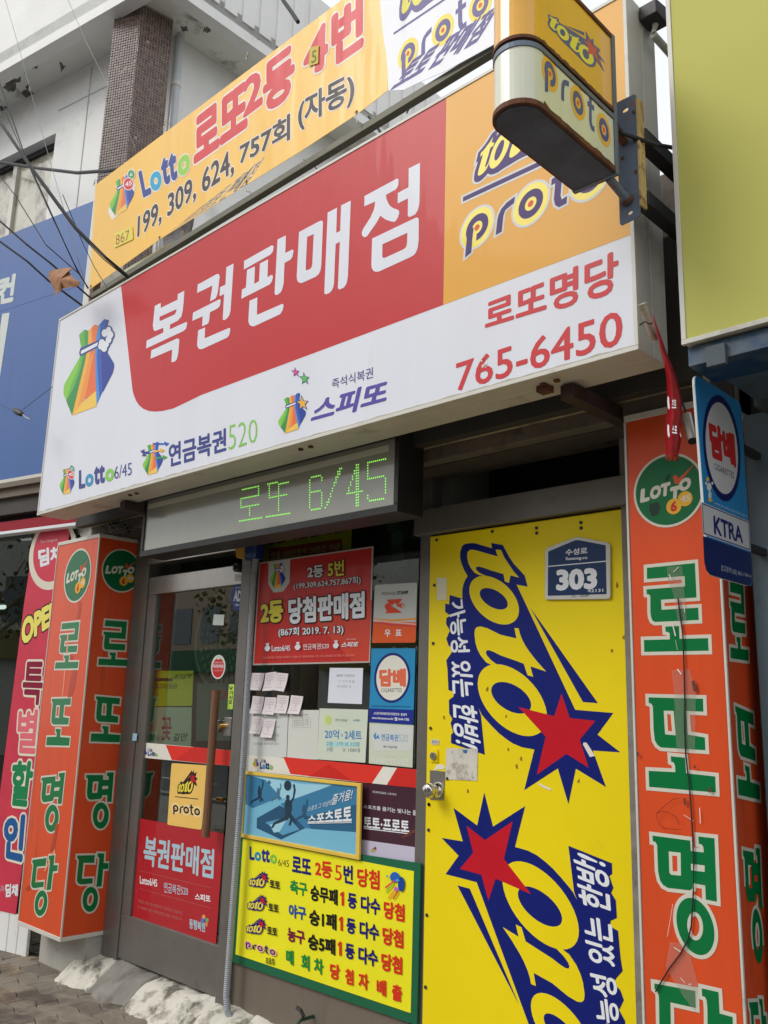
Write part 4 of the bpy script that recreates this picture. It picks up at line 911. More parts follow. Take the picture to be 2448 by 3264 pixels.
pq = lambda k1, p1, k2, p2: 0
def paper(nm, label, q_src, m, cat='paper'):
    return poster(nm, label, cat, GSF, q_src, m, .0004, crop='s', off=.0001)
t, q, a = paper('notice_sheet', 'white notice sheet at the bottom left of the window behind the slips', c('J', [(298,138),(582,146)])+c('H', [(520,1333),(225,1325)]), PAP)
for i_, s_ in enumerate(('복권당첨금을 증권합니다', '1등 당첨금 안내', '1인당 구매 한도 10만원', '당첨을 축하합니다')):
    y = 1380+i_*65; a.text(s_, [(262,y+24),(450,y+26),(450,y+6),(262,y+4)], ink(150,150,146,.7), .0, crop='H')
a.build('print', t)
t, q, a = paper('table_sheet', 'white sheet with a faint ruled table next to the notice sheet', c('J', [(586,146),(800,158)])+c('H', [(752,1335),(524,1334)]), ink(210,212,204,.75))
p4_ = GSF.px(c('H', [(550,1400),(688,1392),(688,1465),(550,1470)]))
for i_ in range(4): a.line(p4_[i_], p4_[(i_+1) % 4], .001, TG)
a.text('당첨번호 안내', [(565,1383),(668,1378),(668,1364),(565,1368)], TG, .0, crop='H')
for k_ in range(3): a.text('동행복권 방송 추첨', [(562,1420+k_*18),(672,1414+k_*18),(672,1404+k_*18),(562,1410+k_*18)], TG, .0, crop='H')
a.build('print', t)
t, q, a = paper('prize_sheet', 'pale green prize sheet with blue lettering in the window', c('J', [(800,156),(1138,180)])+c('H', [(1122,1332),(755,1322)]), ink(206,216,198,.7), 'poster')
a.text('20억', [(795,1552),(900,1556),(905,1485),(795,1478)], BL4, .02, crop='H'); a.text('x', [(918,1535),(935,1536),(935,1515),(918,1515)], BL4, .0, crop='H'); a.text('2세트', [(945,1558),(1075,1562),(1075,1490),(945,1486)], BL4, .02, crop='H')
a.pp('H', [[[(805,1570),(1060,1575),(1060,1612),(805,1612)]]], ink(170,214,216,.7))
a.text('2등  1억 X 12명', [(810,1602),(1056,1612),(1056,1578),(810,1572)], ink(110,124,126), .0, crop='H'); a.text('3등      X 100대', [(810,1648),(1060,1656),(1060,1622),(810,1614)], ink(110,124,126), .0, crop='H')
a.pp('H', [[ell(822,1410,24,36,20)]], ink(196,214,110)); a.text('한번 더 행운을', [(875,1418),(965,1424),(965,1404),(875,1400)], TG, .0, crop='H', shear=.1); a.text('스피또', [(1010,1420),(1060,1422),(1060,1405),(1010,1403)], ink(90,150,170), .02, crop='H'); a.build('print', t)
# nine curled lottery slips: each its own thing, built at its place
SLIPM = mat('slip_paper', C(226,218,220), .75, var=.03); SLIPP = mat('slip_print', C(190,160,166), .7, var=.1)
slips = [([(238,1185),(332,1188),(345,1055),(248,1055)], 'left slip of the top row'), ([(345,1192),(425,1187),(435,1045),(352,1056)], 'crooked middle slip of the top row'), ([(425,1185),(510,1197),(527,1060),(437,1052)], 'tilted right slip of the top row'),
 ([(247,1360),(330,1365),(343,1235),(255,1228)], 'leftmost slip of the middle row of four'), ([(340,1365),(430,1372),(437,1240),(350,1238)], 'second slip from the left in the middle row'), ([(437,1358),(525,1362),(533,1228),(445,1222)], 'third slip from the left in the middle row'), ([(532,1362),(620,1367),(637,1232),(545,1222)], 'rightmost slip of the middle row of four'),
 ([(245,1510),(325,1520),(340,1388),(255,1382)], 'upper left pinkish slip of the bottom pair'), ([(330,1540),(418,1545),(430,1405),(340,1398)], 'lower right pinkish slip of the bottom pair')]
for i_, (qd, lb) in enumerate(slips):
    t = thing('lottery_slip', lb+' on the shop window', 'paper slip', 'lottery slips taped to the window'); q = GSF.px(c('H', qd)); vs_, fs_ = [], []
    n_ = 7
    for iu in range(n_):
        for iv in range(n_):
            s_, t__ = iu/(n_-1), iv/(n_-1); u, v = quadmap(q, s_, t__); lf = .004+.006*(abs(s_-.5)*2)**2*(1-t__)+.010*(1-t__)**3
            vs_.append(tuple(GSF.P((u, v), lf+ .0012*(i_ % 3))))
    for iu in range(n_-1):
        for iv in range(n_-1): k = iu*n_+iv; fs_.append((k, k+n_, k+n_+1, k+1))
    link('sheet', vs_, fs_, [SLIPM], None, t, smooth=True)
    a = Art(GSF, .0)
    for r_, (v0, w0, w1) in enumerate(((.86,.2,.8),(.72,.15,.9),(.6,.15,.85),(.55,.4,.6),(.47,.42,.56),(.40,.4,.6),(.33,.42,.58),(.2,.2,.8))):
        for s0 in [w0+.06*k for k in range(int((w1-w0)/.06))]:
            lf = lambda s_: .004+.006*(abs(s_-.5)*2)**2*(1-v0)+.010*(1-v0)**3+.0012*(i_ % 3)+.0006
            k = len(a.v); mi = a._m(SLIPP)
            for s_, v_ in ((s0, v0-.022), (s0+.045, v0-.022), (s0+.045, v0), (s0, v0)): a.v.append(tuple(GSF.P(quadmap(q, s_, v_), lf(s_)+.0004)))
            a.f.append((k, k+1, k+2, k+3)); a.mi.append(mi)
    a.build('print', t)
# sports poster in a yellow frame
SB = front(YG-.03)
t = thing('sports_poster', 'framed blue basketball poster in a dirty yellow frame under the window strip', 'poster')
fo = SB.px(c('J', [(258,700),(1108,865),(1120,325),(288,235)])); fi = SB.px(c('J', [(282,678),(1083,830),(1092,348),(308,262)]))
YF = mat('yellow_plastic_frame', C(232,196,80), .45, var=.06, dirt=C(120,86,40), dscale=9, damt=.7, dthr=.62)
b = MB(); b.prism(SB, fo, .0, .012, YF, [fi]); b.build('frame', t, bevel=.002)
b = MB(); b.prism(SB, fi, .0, .005, ink(120,186,214,.3,.5)); b.build('backing', t)
a = Art(SB, .0052); J = lambda shp, m_: a.pp('J', shp, m_)
MB1, MB2, MB3, MB4 = ink(60,126,166,.3,.5), ink(36,84,118,.3,.5), ink(160,210,228,.3,.5), ink(90,160,196,.3,.5)
J([[[(300,262),(700,330),(900,335),(700,450),(560,430)]]], MB3)
J([[[(308,262),(440,300),(545,420),(350,500),(300,470)]]], MB1); J([[[(380,570),(540,480),(700,560),(720,640),(550,720),(378,640)]]], MB2); J([[[(545,470),(930,330),(1092,348),(1085,665),(720,640),(640,560)]]], MB1)
J([[[(720,560),(1092,470),(1085,668),(760,645)]]], ink(44,100,136,.3,.5)); J([[[(440,600),(600,560),(680,650),(560,690)]]], MB4); J([[[(470,615),(590,580),(540,665),(500,672)]]], MB3)
def fig(x, y, s_, m_, arm=1):
    """a jumping player silhouette, printed"""
    P_ = lambda pts: [(x+px_*s_, y+py_*s_) for px_, py_ in pts]
    J([[P_([(-14,-62),(14,-62),(16,-50),(26,-40),(30,-5),(22,30),(-14,34),(-22,0),(-20,-42)])]], m_); J([[P_(ell(0,-78,13,18,14))]], m_)
    J([[P_([(14,-48),(34,-80),(40,-130),(34,-165),(46,-166),(54,-128),(44,-74),(24,-36)])]], m_)
    J([[P_([(-18,-40),(-8,-44),(6,10),(44,70),(60,96),(48,98),(30,74),(-8,20)])]], m_)
    J([[P_([(-14,30),(16,30),(4,70),(-50,92),(-84,104),(-100,130),(-112,126),(-96,92),(-58,70),(-24,56)])]], m_); J([[P_([(6,30),(22,26),(34,70),(20,110),(4,112),(16,72)])]], m_)
FD = ink(36,60,76,.3,.5)
fig(598,505,1.05,FD); J([[ell(598,340,26,36,20)]], FD); fig(398,395,.55,FD); fig(530,395,.42,ink(70,120,150,.3,.5)); fig(712,520,.50,ink(50,92,116,.3,.5)); J([[ell(468,316,9,13,12)]], ink(60,110,140,.3,.5))
a.text('스포츠 그 이상의', [(745,522),(910,478),(910,440),(745,490)], INKW, .0, crop='J', shear=.05); a.text('즐거움!', [(915,478),(1056,435),(1056,362),(915,405)], INKW, .01, crop='J', shear=.1)
a.text('스포츠토토', [(742,602),(1052,592),(1052,475),(742,555)], INKW, .035, crop='J'); p0, p1 = SB.px(c('J', [(742,606),(1054,600)])); a.line(p0, p1, .003, INKW); a.build('print', t)
t, q, a = poster('purple_poster', 'dark purple toto proto poster right of the framed basketball poster', 'poster', GSF, [(1100,838),(1525,888),(1535,362),(1110,322)], ink(70,38,52,.3,.5), .0006, crop='J', off=.001)
a.pp('J', [[[(1100,720),(1528,780),(1525,887),(1100,836)]]], ink(196,190,210,.4,.3)); a.text('스포츠를 즐기는 빛나는 플레이', [(1128,500),(1570,562),(1570,524),(1128,474)], INKW, .01, crop='J')
a.text('토토·프로토', [(1128,635),(1450,670),(1450,590),(1128,560)], INKW, .03, crop='J'); p0, p1 = GSF.px(c('J', [(1130,642),(1450,680)])); a.line(p0, p1, .0035, INKW)
a.text('국민체육진흥공단  스포츠토토', [(1190,392),(1360,412),(1360,396),(1190,376)], INKW, .0, crop='J'); toto(a, GSF.px(c('J', [(1180,805),(1212,810),(1181,788)])), back=NAVY)
a.pp('J', [[[(1400,700),(1535,620),(1535,650),(1405,712)]]], ink(110,60,46,.4,.3)); a.build('print', t)
# green board with the yellow winners notice
GB = front(YG-.028)
t = thing('winners_board', 'yellow notice on a green board listing lottery wins under the window', 'notice board')
b = MB(); b.prism(GB, GB.px(c('J', [(188,1582),(1498,2032),(1525,890),(258,700)])), -.01, -.002, mat('green_board', C(10,96,64,1.05), .5, var=.08, dirt=C(120,110,60), dscale=12, damt=.6, dthr=.68)); b.build('board', t)
YN = ink(242,232,36,.45,.1)
b = MB(); b.prism(GB, GB.px(c('J', [(222,1530),(1457,1945),(1480,945),(276,712)])), -.0018, .0, YN); b.build('notice_sheet', t)
a = Art(GB, .0006); T_ = lambda s_, q_, m_, bo=.035: a.text(s_, q_, m_, bo, crop='J')
CR_, CN, CK, CG_, CB_, CM = ink(214,52,30), ink(30,30,110), ink(30,30,24), ink(20,136,60), ink(20,76,160), ink(120,20,60)
lotto_word(a, 'J', [(322,862),(516,896),(516,800),(322,768)]); T_('6/45', [(525,905),(600,915),(600,868),(525,858)], INKK, -.01)
T_('로또', [(622,948),(757,974),(757,860),(622,835)], CN); T_('2등', [(785,978),(905,1002),(905,880),(785,868)], CR_); T_('5', [(925,1005),(972,1012),(972,905),(925,898)], CR_, -.005); T_('번', [(985,1025),(1052,1040),(1052,905),(985,895)], CN); T_('당첨', [(1082,1050),(1240,1080),(1240,938),(1082,920)], CR_)
rows = [[('축구', 608,730,1100,1002,CG_), ('승무패',752,945,1150,1036,CK), ('1',964,1002,1185,1085,CR_), ('등',1015,1080,1202,1094,CN), ('다수',1108,1245,1232,1112,CN), ('당첨',1270,1417,1276,1150,CR_)],
        [('야구', 0,0,0,0,CB_), ('승1패',0,0,0,0,CK)], [('농구',0,0,0,0,CM), ('승5패',0,0,0,0,CK)]]
for r_ in range(3):
    for k_, (s_, x0, x1, yb, yt, m_) in enumerate(rows[0]):
        if r_: 
            if k_ < 2: s_, m_ = rows[r_][k_][0], rows[r_][k_][5]
        dy = lambda x: r_*(168+(x-608)*.022); dx = -8*r_; sl = .196
        if s_ == '1':
            ox_, oy_, h1 = x0+dx, yb+dy(x0), 98
            a.pp('J', [[[(ox_+8,oy_),(ox_+26,oy_+4),(ox_+26,oy_-h1+4),(ox_+14,oy_-h1),(ox_-2,oy_-h1+16),(ox_-2,oy_-h1+32),(ox_+8,oy_-h1+26)]]], m_); continue
        T_(s_, [(x0+dx, yb+dy(x0)), (x1+dx, yb+(x1-x0)*sl+dy(x1)), (x1+dx, yt+(x1-x0)*sl+dy(x1)), (x0+dx, yt+dy(x0))], m_, .04 if s_ != '1' else .0)
for s_, x0, x1, yb, yt, m_ in (('매',582,635,1595,1490,CG_),('회',690,748,1635,1525,CG_),('차',780,845,1662,1550,CG_),('당',893,962,1700,1590,CR_),('첨',1000,1058,1735,1625,CR_),('자',1093,1165,1770,1655,CR_),('배',1222,1288,1815,1700,CR_),('출',1330,1400,1850,1735,CR_)):
    T_(s_, [(x0,yb),(x1,yb+15),(x1,yt+15),(x0,yt)], m_, .04)
for k_ in range(3):
    dx, dy = -9*k_, 164*k_
    toto(a, GB.px(c('J', [(325+dx,1040+dy),(436+dx,1060+dy),(326+dx,993+dy)])), back=CN, backgrow=.001); T_('토토', [(468+dx,1055+dy),(540+dx,1070+dy),(540+dx,1018+dy),(468+dx,1004+dy)], INKK, .03)
proto(a, *GB.px(c('J', [(318,1462),(403,1488),(403,1462)])), ring=ink(240,180,150), ink_=CN, gap=3.2); T_('프로토', [(440,1590),(505,1602),(505,1562),(440,1552)], INKK, .02)
for x, y, rx, ry, col in ((1352,985,34,36,(40,100,190)),(1398,1035,24,52,(30,70,150)),(1362,1070,16,16,(190,110,190)),(1370,1008,14,10,(90,160,220))): a.poly([[GB.px(c('J', ell(x, y, rx, ry, 20)))]], ink(*col))
for x0, y0, x1, y1, col in ((1350,1010,1285,1060,(220,70,80)),(1345,1030,1290,1090,(150,200,60)),(1350,1080,1305,1135,(240,150,40)),(1375,1090,1340,1140,(220,60,60)),(1300,970,1296,985,(40,130,200))):
    p0, p1 = GB.px(c('J', [(x0,y0),(x1,y1)])); a.line(p0, p1, .006, ink(*col))
a.build('print', t)

# corrugated conduit beside the window, alarm box, camera
cd = thing('corrugated_conduit', 'grey corrugated conduit running down between the glass door and window', 'conduit')
CY_ = YG-.075; top = at(*c('E', [(250,1390)])[0], 1, CY_); 
pts_ = [at(*q_, 1, CY_) for q_ in c('E', [(250,1370)])+c('H', [(258,300),(225,900),(185,1600)])+c('I', [(1432,300),(1370,1150),(1345,1500)])]+[at(*q_, 1, CY_) for q_ in c('I', [(1352,1590),(1375,1640)])]
full = []
for i in range(len(pts_)-1):
    n_ = max(2, int((pts_[i+1]-pts_[i]).length/.0042))
    full += [pts_[i].lerp(pts_[i+1], k/n_) for k in range(n_)]
b = MB(); b.tube(full, [.0165 if i % 2 else .0135 for i in range(len(full))], mat('grey_conduit', C(150,156,162), .5, var=.08), 10); b.build('hose', cd)
ab = thing('alarm_box', 'small navy and yellow alarm box above the glass door', 'alarm box')
AS = front(YG-.09); q = AS.px(c('E', [(105,1470),(160,1485),(160,1385),(95,1380)])); b = MB(); b.prism(AS, q, -.04, .0, ink(200,150,30,.4,.3)); b.build('yellow_half', ab, bevel=.004)
q = AS.px(c('E', [(161,1488),(240,1478),(245,1372),(161,1384)])); b = MB(); b.prism(AS, q, -.04, .0, ink(30,50,110,.4,.3)); b.build('navy_half', ab, bevel=.004)
a = Art(AS, .001); a.text('NSOK', [(170,1475),(238,1468),(238,1440),(170,1445)], ink(110,140,190), .02, crop='E'); a.build('print', ab)
cm = thing('door_viewer', 'small round black camera at the corner of the steel door rail', 'camera'); CS_ = front(YG-.025); u, v = CS_.px(c('G', [(1548,527)]))[0]
b = MB(); b.prism(CS_, ell(u, v, .024, .024, 20), 0, .03, DARK); b.build('body', cm, bevel=.003); b = MB(); b.prism(CS_, ell(u, v, .012, .012, 16), .03, .036, BLACK); b.build('lens', cm)
t, q, a = poster('tiny_white_label', 'tiny white label on the steel rail under the round camera', 'label', CS_, [(1515,608),(1578,600),(1578,560),(1515,566)], INKW, .0006, crop='G', off=.0004); a.text('SK shieldus', [(1528,590),(1570,586),(1570,576),(1528,580)], TG, .0, crop='G'); a.build('print', t)
vl = thing('faucet', 'small green and black outdoor tap at the foot of the window panel', 'tap')
VP_ = at(*c('J', [(715,1985)])[0], 1, YG-.06); b = MB(); gt = mat('green_brass_tap', C(44,76,60), .5, metal=.4)
b.tube([VP_+Vector((0, .05, .0)), VP_+Vector((0, -.03, .0)), VP_+Vector((.0, -.05, -.02))], .007, gt, 10); b.build('spout', vl); b = MB(); b.tube([VP_+Vector((-.045, -.01, .035)), VP_+Vector((-.02, -.01, .03)), VP_+Vector((0, -.01, .01))], .008, DARK, 8); b.build('handle', vl)
# ------------------------------------------------------------------ pillar light boxes 로또명당
PF = 2.568; LX0, LX1, PB_, PT_ = -5.333, -4.818, .098, 2.335
RX0, RX1 = -1.393, -1.098
REF = front(PF+.002)
def GS(k, shp): return [[REF.px(c(k, lp)) for lp in sh] for sh in shp]
G_RO = GS('S', [[[(186,178),(638,133),(654,457),(320,478),(325,572),(670,552),(675,668),(262,687),(238,672),(226,640),(220,600),(218,440),(205,428),(185,425),(183,380),(545,352),(541,255),(188,283)]],
  [[(360,730),(490,724),(494,845),(762,838),(767,957),(162,968),(159,856),(402,850),(402,800),(390,782),(363,778)]]])
_m = lambda p: ((p[0]/2.895+2000-2000)*2.95, (p[1]/2.895+2500-1750)*2.95)
G_TTO = GS('S', [[[(203,1395),(715,1408),(719,1530),(556,1522),(572,1745),(732,1772),(738,1892),(320,1866),(285,1840),(262,1800),(250,1700),(243,1480),(228,1455),(205,1447)],[(345,1520),(438,1522),(458,1752),(358,1742)]],
  [[(412,1948),(545,1962),(556,2108),(830,2138),(836,2289),(209,2236),(203,2085),(455,2098),(452,2040),(440,2008),(415,1998)]]])
G_MYEONG = GS('T', [[[(235,472),(583,518),(590,614),(709,628),(705,580),(690,555),(662,548),(658,480),(808,497),(830,1083),(727,1062),(722,932),(610,912),(605,960),(580,978),(380,955),(335,930),(305,885),(287,800),(278,560),(262,530),(238,525)],[(385,618),(495,630),(498,842),(410,834),(392,815)],[(590,732),(717,748),(717,808),(592,792)]],
  [cell(632,1310,176,265,52), cell(629,1308,73,131,8)]])
G_DANG = GS('T', [[[(252,1835),(632,1905),(636,2062),(402,2010),(408,2318),(648,2372),(655,2480),(400,2430),(340,2390),(308,2340),(300,2250),(295,1950),(285,1915),(255,1885)]],
  [[(690,1880),(845,1915),(856,2112),(975,2145),(980,2265),(862,2240),(872,2600),(748,2575),(742,2060),(735,1990),(720,1960),(693,1950)]],
  [cell(650,2800,176,265,52), cell(647,2798,73,131,8)]])
def bbx(shp):
    P_ = [p for s_ in shp for l in s_ for p in l]; return min(p[0] for p in P_), max(p[0] for p in P_), min(p[1] for p in P_), max(p[1] for p in P_)
def glyph(a, shp, q=None, ow=.0105):
    f = (lambda p: p)
    if q:
        x0, x1, y0, y1 = bbx(shp); f = affine([(x0, y0), (x1, y0), (x0, y1)], q)
    s2_ = mapall(f, shp); out = []
    for sh in s2_:
        o = [inset(sh[0], ow)]
        for h in sh[1:]:
            w = min(max(p[0] for p in h)-min(p[0] for p in h), max(p[1] for p in h)-min(p[1] for p in h))
            if w > 2.4*ow: o.append(inset(h, -ow))
        out.append(o)
    a.poly(out, OFFW); a.poly(s2_, GRN)
RG = ink(0,100,56,.4,.25)
def roundel(a, c0, r, faded=False):
    P_ = lambda x, y: (c0[0]+x*r, c0[1]+y*r)
    a.poly([[ell(c0[0], c0[1], r, r, 56)]], OFFW); a.poly([[ell(c0[0], c0[1], r*.935, r*.935, 56)]], RG)
    if not faded:
        a.poly([[[P_(-.55,-.30),(P_(-.30,-.28)),P_(-.24,-.42),P_(-.30,-.62),P_(-.48,-.66),P_(-.56,-.5)]]], ink(28,56,44,.5)); a.poly([[[P_(-.1,.3),P_(.0,.42),P_(.12,.44),P_(.05,.34),P_(.0,.22)]]], ink(28,56,44,.5))
    w0 = OFFW
    for i_, (ch, x0, x1, y0, y1) in enumerate((('L',-.80,-.52,-.24,.14),('O',-.52,-.20,-.20,.16),('T',-.22,.06,-.17,.19),('T',.04,.34,-.34,.06),('O',.30,.64,-.10,.24))):
        a.text(ch, [P_(x0,y0),P_(x1,y0+.03),P_(x1,y1+.03),P_(x0,y1)], w0, .075, shear=.14)
    a.poly([[[P_(.14,.34),P_(.24,.38),P_(.30,.26),P_(.78,.60),P_(.30,.12),P_(.20,.14)]]], ink(206,84,48,.5))
    a.poly([[ell(*P_(.14,-.46), r*.21, r*.21, 28)], [ell(*P_(.46,-.30), r*.20, r*.20, 28)]], ink(222,170,50,.5)); a.text('6', [P_(.04,-.60),P_(.22,-.60),P_(.24,-.32),P_(.06,-.32)], ink(190,50,36,.5), .05)
    a.text('45', [P_(.32,-.38),P_(.60,-.38),P_(.62,-.20),P_(.34,-.20)], w0, .03)
def box_pillar(label, x0, x1, yb, name='pillar_light_box'):
    t = thing(name, label, 'pillar sign', 'orange pillar light boxes flanking the shop')
    b = MB(); b.box(x0+.004, x1-.004, PF+.004, yb, PB_+.004, PT_-.004, CREAM); b.build('core', t)
    b = MB(); b.box(x0+.006, x1-.006, PF, PF+.004, PB_+.02, PT_-.02, PILO); b.build('front_sheet', t)
    b = MB(); b.box(x1-.0045, x1, PF+.008, yb-.006, PB_+.02, PT_-.02, PILO); b.build('side_sheet', t)
    b = MB()
    for z0, z1_ in ((PB_, PB_+.022), (PT_-.022, PT_)): b.box(x0-.002, x1+.003, PF-.004, yb, z0, z1_, CREAM)
    for x_ in (x0, x1): b.box(x_-.004, x_+.0035, PF-.0035, PF+.006, PB_+.0222, PT_-.0222, CREAM)
    b.box(x1-.001, x1+.0025, yb-.008, yb, PB_+.0222, PT_-.0222, CREAM)
    b.build('trim', t, bevel=.0015)
    return t
lp = box_pillar('orange box pillar with green Korean letters left of the glass door', LX0, LX1, 2.845)
FSf = front(PF); SSf = side(LX1)
def gl(a, shp, cr, bl, br, tl): glyph(a, shp, a.sf.px(c(cr, [bl, br, tl])), ow=.0095)
a = Art(FSf, .0006)
gl(a, G_RO, 'U', (415,1390),(640,1384),(466,945)); gl(a, G_TTO, 'U', (330,2137),(556,2143),(378,1682)); gl(a, G_MYEONG, 'I', (214,528),(352,524),(250,188)); gl(a, G_DANG, 'I', (158,1022),(314,1026),(196,672))
pc = FSf.px(c('U', [(637,475)]))[0]; pt_ = FSf.px(c('U', [(672,208),(597,742)])); roundel(a, pc, (pt_[0][1]-pt_[1][1])/2, True); a.build('lettering', lp)
a = Art(SSf, .0006)
gl(a, G_RO, 'U', (838,1352),(1120,1362),(882,908)); gl(a, G_TTO, 'U', (762,2100),(1047,2110),(806,1655)); gl(a, G_MYEONG, 'I', (486,512),(652,503),(513,172)); gl(a, G_DANG, 'I', (430,1000),(622,1000),(460,645))
pc = SSf.px(c('U', [(1068,428)]))[0]; pt_ = SSf.px(c('U', [(1075,212),(1065,640)])); roundel(a, pc, (pt_[0][1]-pt_[1][1])/2, True); a.build('lettering', lp)
a = Art(FSf, .001); SH1 = ink(176,66,40,.4,.2); GLR = ink(224,150,110,.3,.2)
a.pp('U', [[[(648,735),(675,735),(668,830),(655,900),(622,905),(640,820)]], [[(585,1400),(630,1400),(610,1560),(575,1670),(540,1670),(560,1540)]], [[(560,1250),(600,1260),(590,1300),(562,1300)]]], SH1)
a.pp('U', [[[(508,1400),(520,1400),(505,1560),(492,1660),(484,1655),(498,1540)]], [[(536,1050),(548,1055),(540,1240),(528,1240)]], [[(752,372),(757,372),(750,490),(745,490)]]], GLR)  # pale streaks are glare painted on the sheet; the darker strips are stains
a.pp('I', [[[(335,470),(350,480),(322,640),(300,640),(318,560)]], [[(150,860),(200,820),(215,835),(165,880)]]], SH1); a.pp('I', [[[(325,625),(330,640),(300,700),(270,760),(262,756),(292,695)]], [[(190,830),(215,800),(230,812),(225,828),(200,835)]]], GLR); stuff(a.build('creases_and_painted_glare', lp))
rp = box_pillar('orange box pillar with green Korean letters right of the yellow door', RX0, RX1, 2.81)
RF = front(PF); RSd = side(RX1)
a = Art(RF, .0006)
for g in (G_RO, G_TTO, G_MYEONG, G_DANG): glyph(a, g)
pc = RF.px(c('M', [(425,668)]))[0]; pt_ = RF.px(c('M', [(432,450),(438,885)])); roundel(a, pc, (pt_[0][1]-pt_[1][1])/2); a.build('lettering', rp)
a = Art(RSd, .0006)
def gr(shp, cr, bl, br, tl): glyph(a, shp, RSd.px(c(cr, [bl, br, tl])), ow=.0095)
gr(G_RO, 'S', (968,1030),(1137,1052),(945,300)); gr(G_TTO, 'S', (1040,2310),(1245,2360),(1000,1470)); gr(G_MYEONG, 'T', (1105,1655),(1265,1655),(1060,560)); gr(G_DANG, 'T', (1180,2900),(1330,2900),(1115,1960)); a.build('lettering', rp)
# clear tape, cracks and pen marks on the right pillar
TAPE = bpy.data.materials.new('clear_tape'); TAPE.use_nodes = True; _b = TAPE.node_tree.nodes['Principled BSDF']; _b.inputs['Base Color'].default_value = (.5, .46, .40, 1); _b.inputs['Alpha'].default_value = .20; _b.inputs['Roughness'].default_value = .15; _b.inputs['Specular IOR Level'].default_value = .9
for cr, q in (('S', [(380,170),(520,160),(560,600),(560,680),(480,690),(440,420),(380,300)]), ('S', [(420,1140),(590,1130),(650,1320),(640,1900),(470,1900),(440,1300)]), ('T', [(400,1450),(560,1480),(660,1850),(640,2110),(520,1950),(360,1680)])):
    a = Art(RF, .004, .0003); a.pp(cr, [[q]], TAPE); a.build('clear_tape', rp)
a = Art(RF, .005, .0003); WSC = ink(216,212,200,.4,.3)
for cr, p0, p1, w in (('S',(430,700),(460,820),.004),('S',(460,860),(478,950),.0012),('S',(540,520),(545,600),.002),('S',(400,240),(430,300),.003),('S',(490,170),(440,220),.002),('T',(675,215),(682,360),.0025),('T',(530,280),(620,340),.0015),('T',(440,1500),(500,1540),.003),('T',(500,1780),(545,1830),.002),('T',(430,1100),(380,1400),.0012),('S',(480,1130),(520,1180),.004),('T',(575,1840),(605,1838),.002)):
    u0, u1 = RF.px(c(cr, [p0, p1])); a.line(u0, u1, w, WSC)
for cr, p0, p1, w in (('T',(540,125),(545,190),.007),('S',(630,1240),(650,1340),.010),('S',(110,1910),(116,1945),.008),('S',(640,2035),(652,2060),.006),('T',(760,30),(780,70),.010)):
    u0, u1 = RF.px(c(cr, [p0, p1])); a.line(u0, u1, w, ink(96,62,52,.6))
pen = RF.px(c('T', [(490,125),(440,135),(380,180),(310,240),(285,270),(290,310),(320,380),(360,405),(440,412),(518,416)])); pen2 = RF.px(c('T', [(290,265),(340,245),(410,262),(470,300),(500,370)]))
for L_ in (pen, pen2):
    for i in range(len(L_)-1): a.line(L_[i], L_[i+1], .0016, ink(120,40,30,.6))
stuff(a.build('wear_marks', rp))
cb = thing('taped_cable', 'thin dark cable taped down the front of the right orange pillar', 'cable'); b = MB()
b.tube([RF.P(RF.px([q_])[0], .007) for q_ in c('S', [(485,465),(505,620),(530,800),(538,1000),(545,1200),(550,1450),(548,1700),(560,1950),(590,2200)])+c('T', [(600,250),(612,480),(622,740),(618,1000),(600,1300),(570,1430),(500,1560),(400,1690),(310,1840),(270,1910)])], .0022, CABLE, 6); b.build('wire', cb)

# ------------------------------------------------------------------ banner above the sign
BY = 2.44; BS = front(BY); 
BYEL = mat('banner_yellow_cloth', C(242,188,64,1.02), .42, var=.05, vscale=1.5, coat=.08, wrinkle=.16)
BWHT = mat('banner_white_cloth', C(220,222,228,.95), .42, var=.04, vscale=1.5, coat=.08, wrinkle=.16)
def bw(p): return (p[0], p[1])
ban = thing('lottery_banner', 'yellow and white cloth banner listing lottery wins, lashed to a frame above the sign', 'banner')
tl_, bl_ = BS.px([(305, 590)])[0], BS.px([(286, 925)])[0]
btm = BS.px([(288,922),(509,764),(640,682),(781,593),(960,482),(1137,366),(1200,318),(1236,289)])
spl = BS.px([(1236,289),(1238,250),(1233,180),(1222,110),(1212,0)]); ztb = tl_[1]
xs_ = spl[-1][0]
topy = [(xs_-.03, ztb+.0)]
yel_poly = [tl_]+[bl_]+btm+spl[1:]+[(xs_-.02, ztb)]
whb = BS.px([(1238,290),(1290,287),(1340,262),(1420,228),(1520,173),(1585,137)]); xr = whb[-1][0]+.14
wh_poly = spl[::-1][:-1]+whb+[(xr, whb[-1][1]-.01), (xr, ztb), (xs_-.02, ztb)]
b = MB(); b.prism(BS, yel_poly, 0, .002, BYEL); b.build('yellow_cloth', ban); b = MB(); b.prism(BS, wh_poly, 0, .002, BWHT); b.build('white_cloth', ban)
BSf = front(BY-.002)
I3 = lambda r,g,b_: ink(r,g,b_,.42,.05,.16)
BR_, BK_, BW_, BN_, BC_, BG_, BP_ = I3(214,62,66), I3(58,50,50), I3(232,226,214), I3(44,62,140), I3(30,160,200), I3(150,204,70), I3(74,60,130)
def btext(s_, q, m_, bo, sh=0.0, ol=.034, nm='lettering'):
    a = Art(BSf); a.text(s_, q, m_, bo, outline=ol, om=BW_, crop='s', shear=sh); a.build(nm, ban)
def bq(x0, x1):   # big red row: linear in the picture
    f0 = lambda x: 528+(x-615)*(150-528)/542.0; f1 = lambda x: 382+(x-615)*(-36-382)/542.0
    return [(x0, f0(x0)), (x1, f0(x1)), (x1, f1(x1)), (x0, f1(x0))]
btext('로또', bq(617, 790), BR_, .05); btext('2', [(774,380),(838,332),(838,212),(776,256)], BR_, .04); btext('등', bq(838, 940), BR_, .05); btext('번', bq(1056, 1160), BR_, .05)
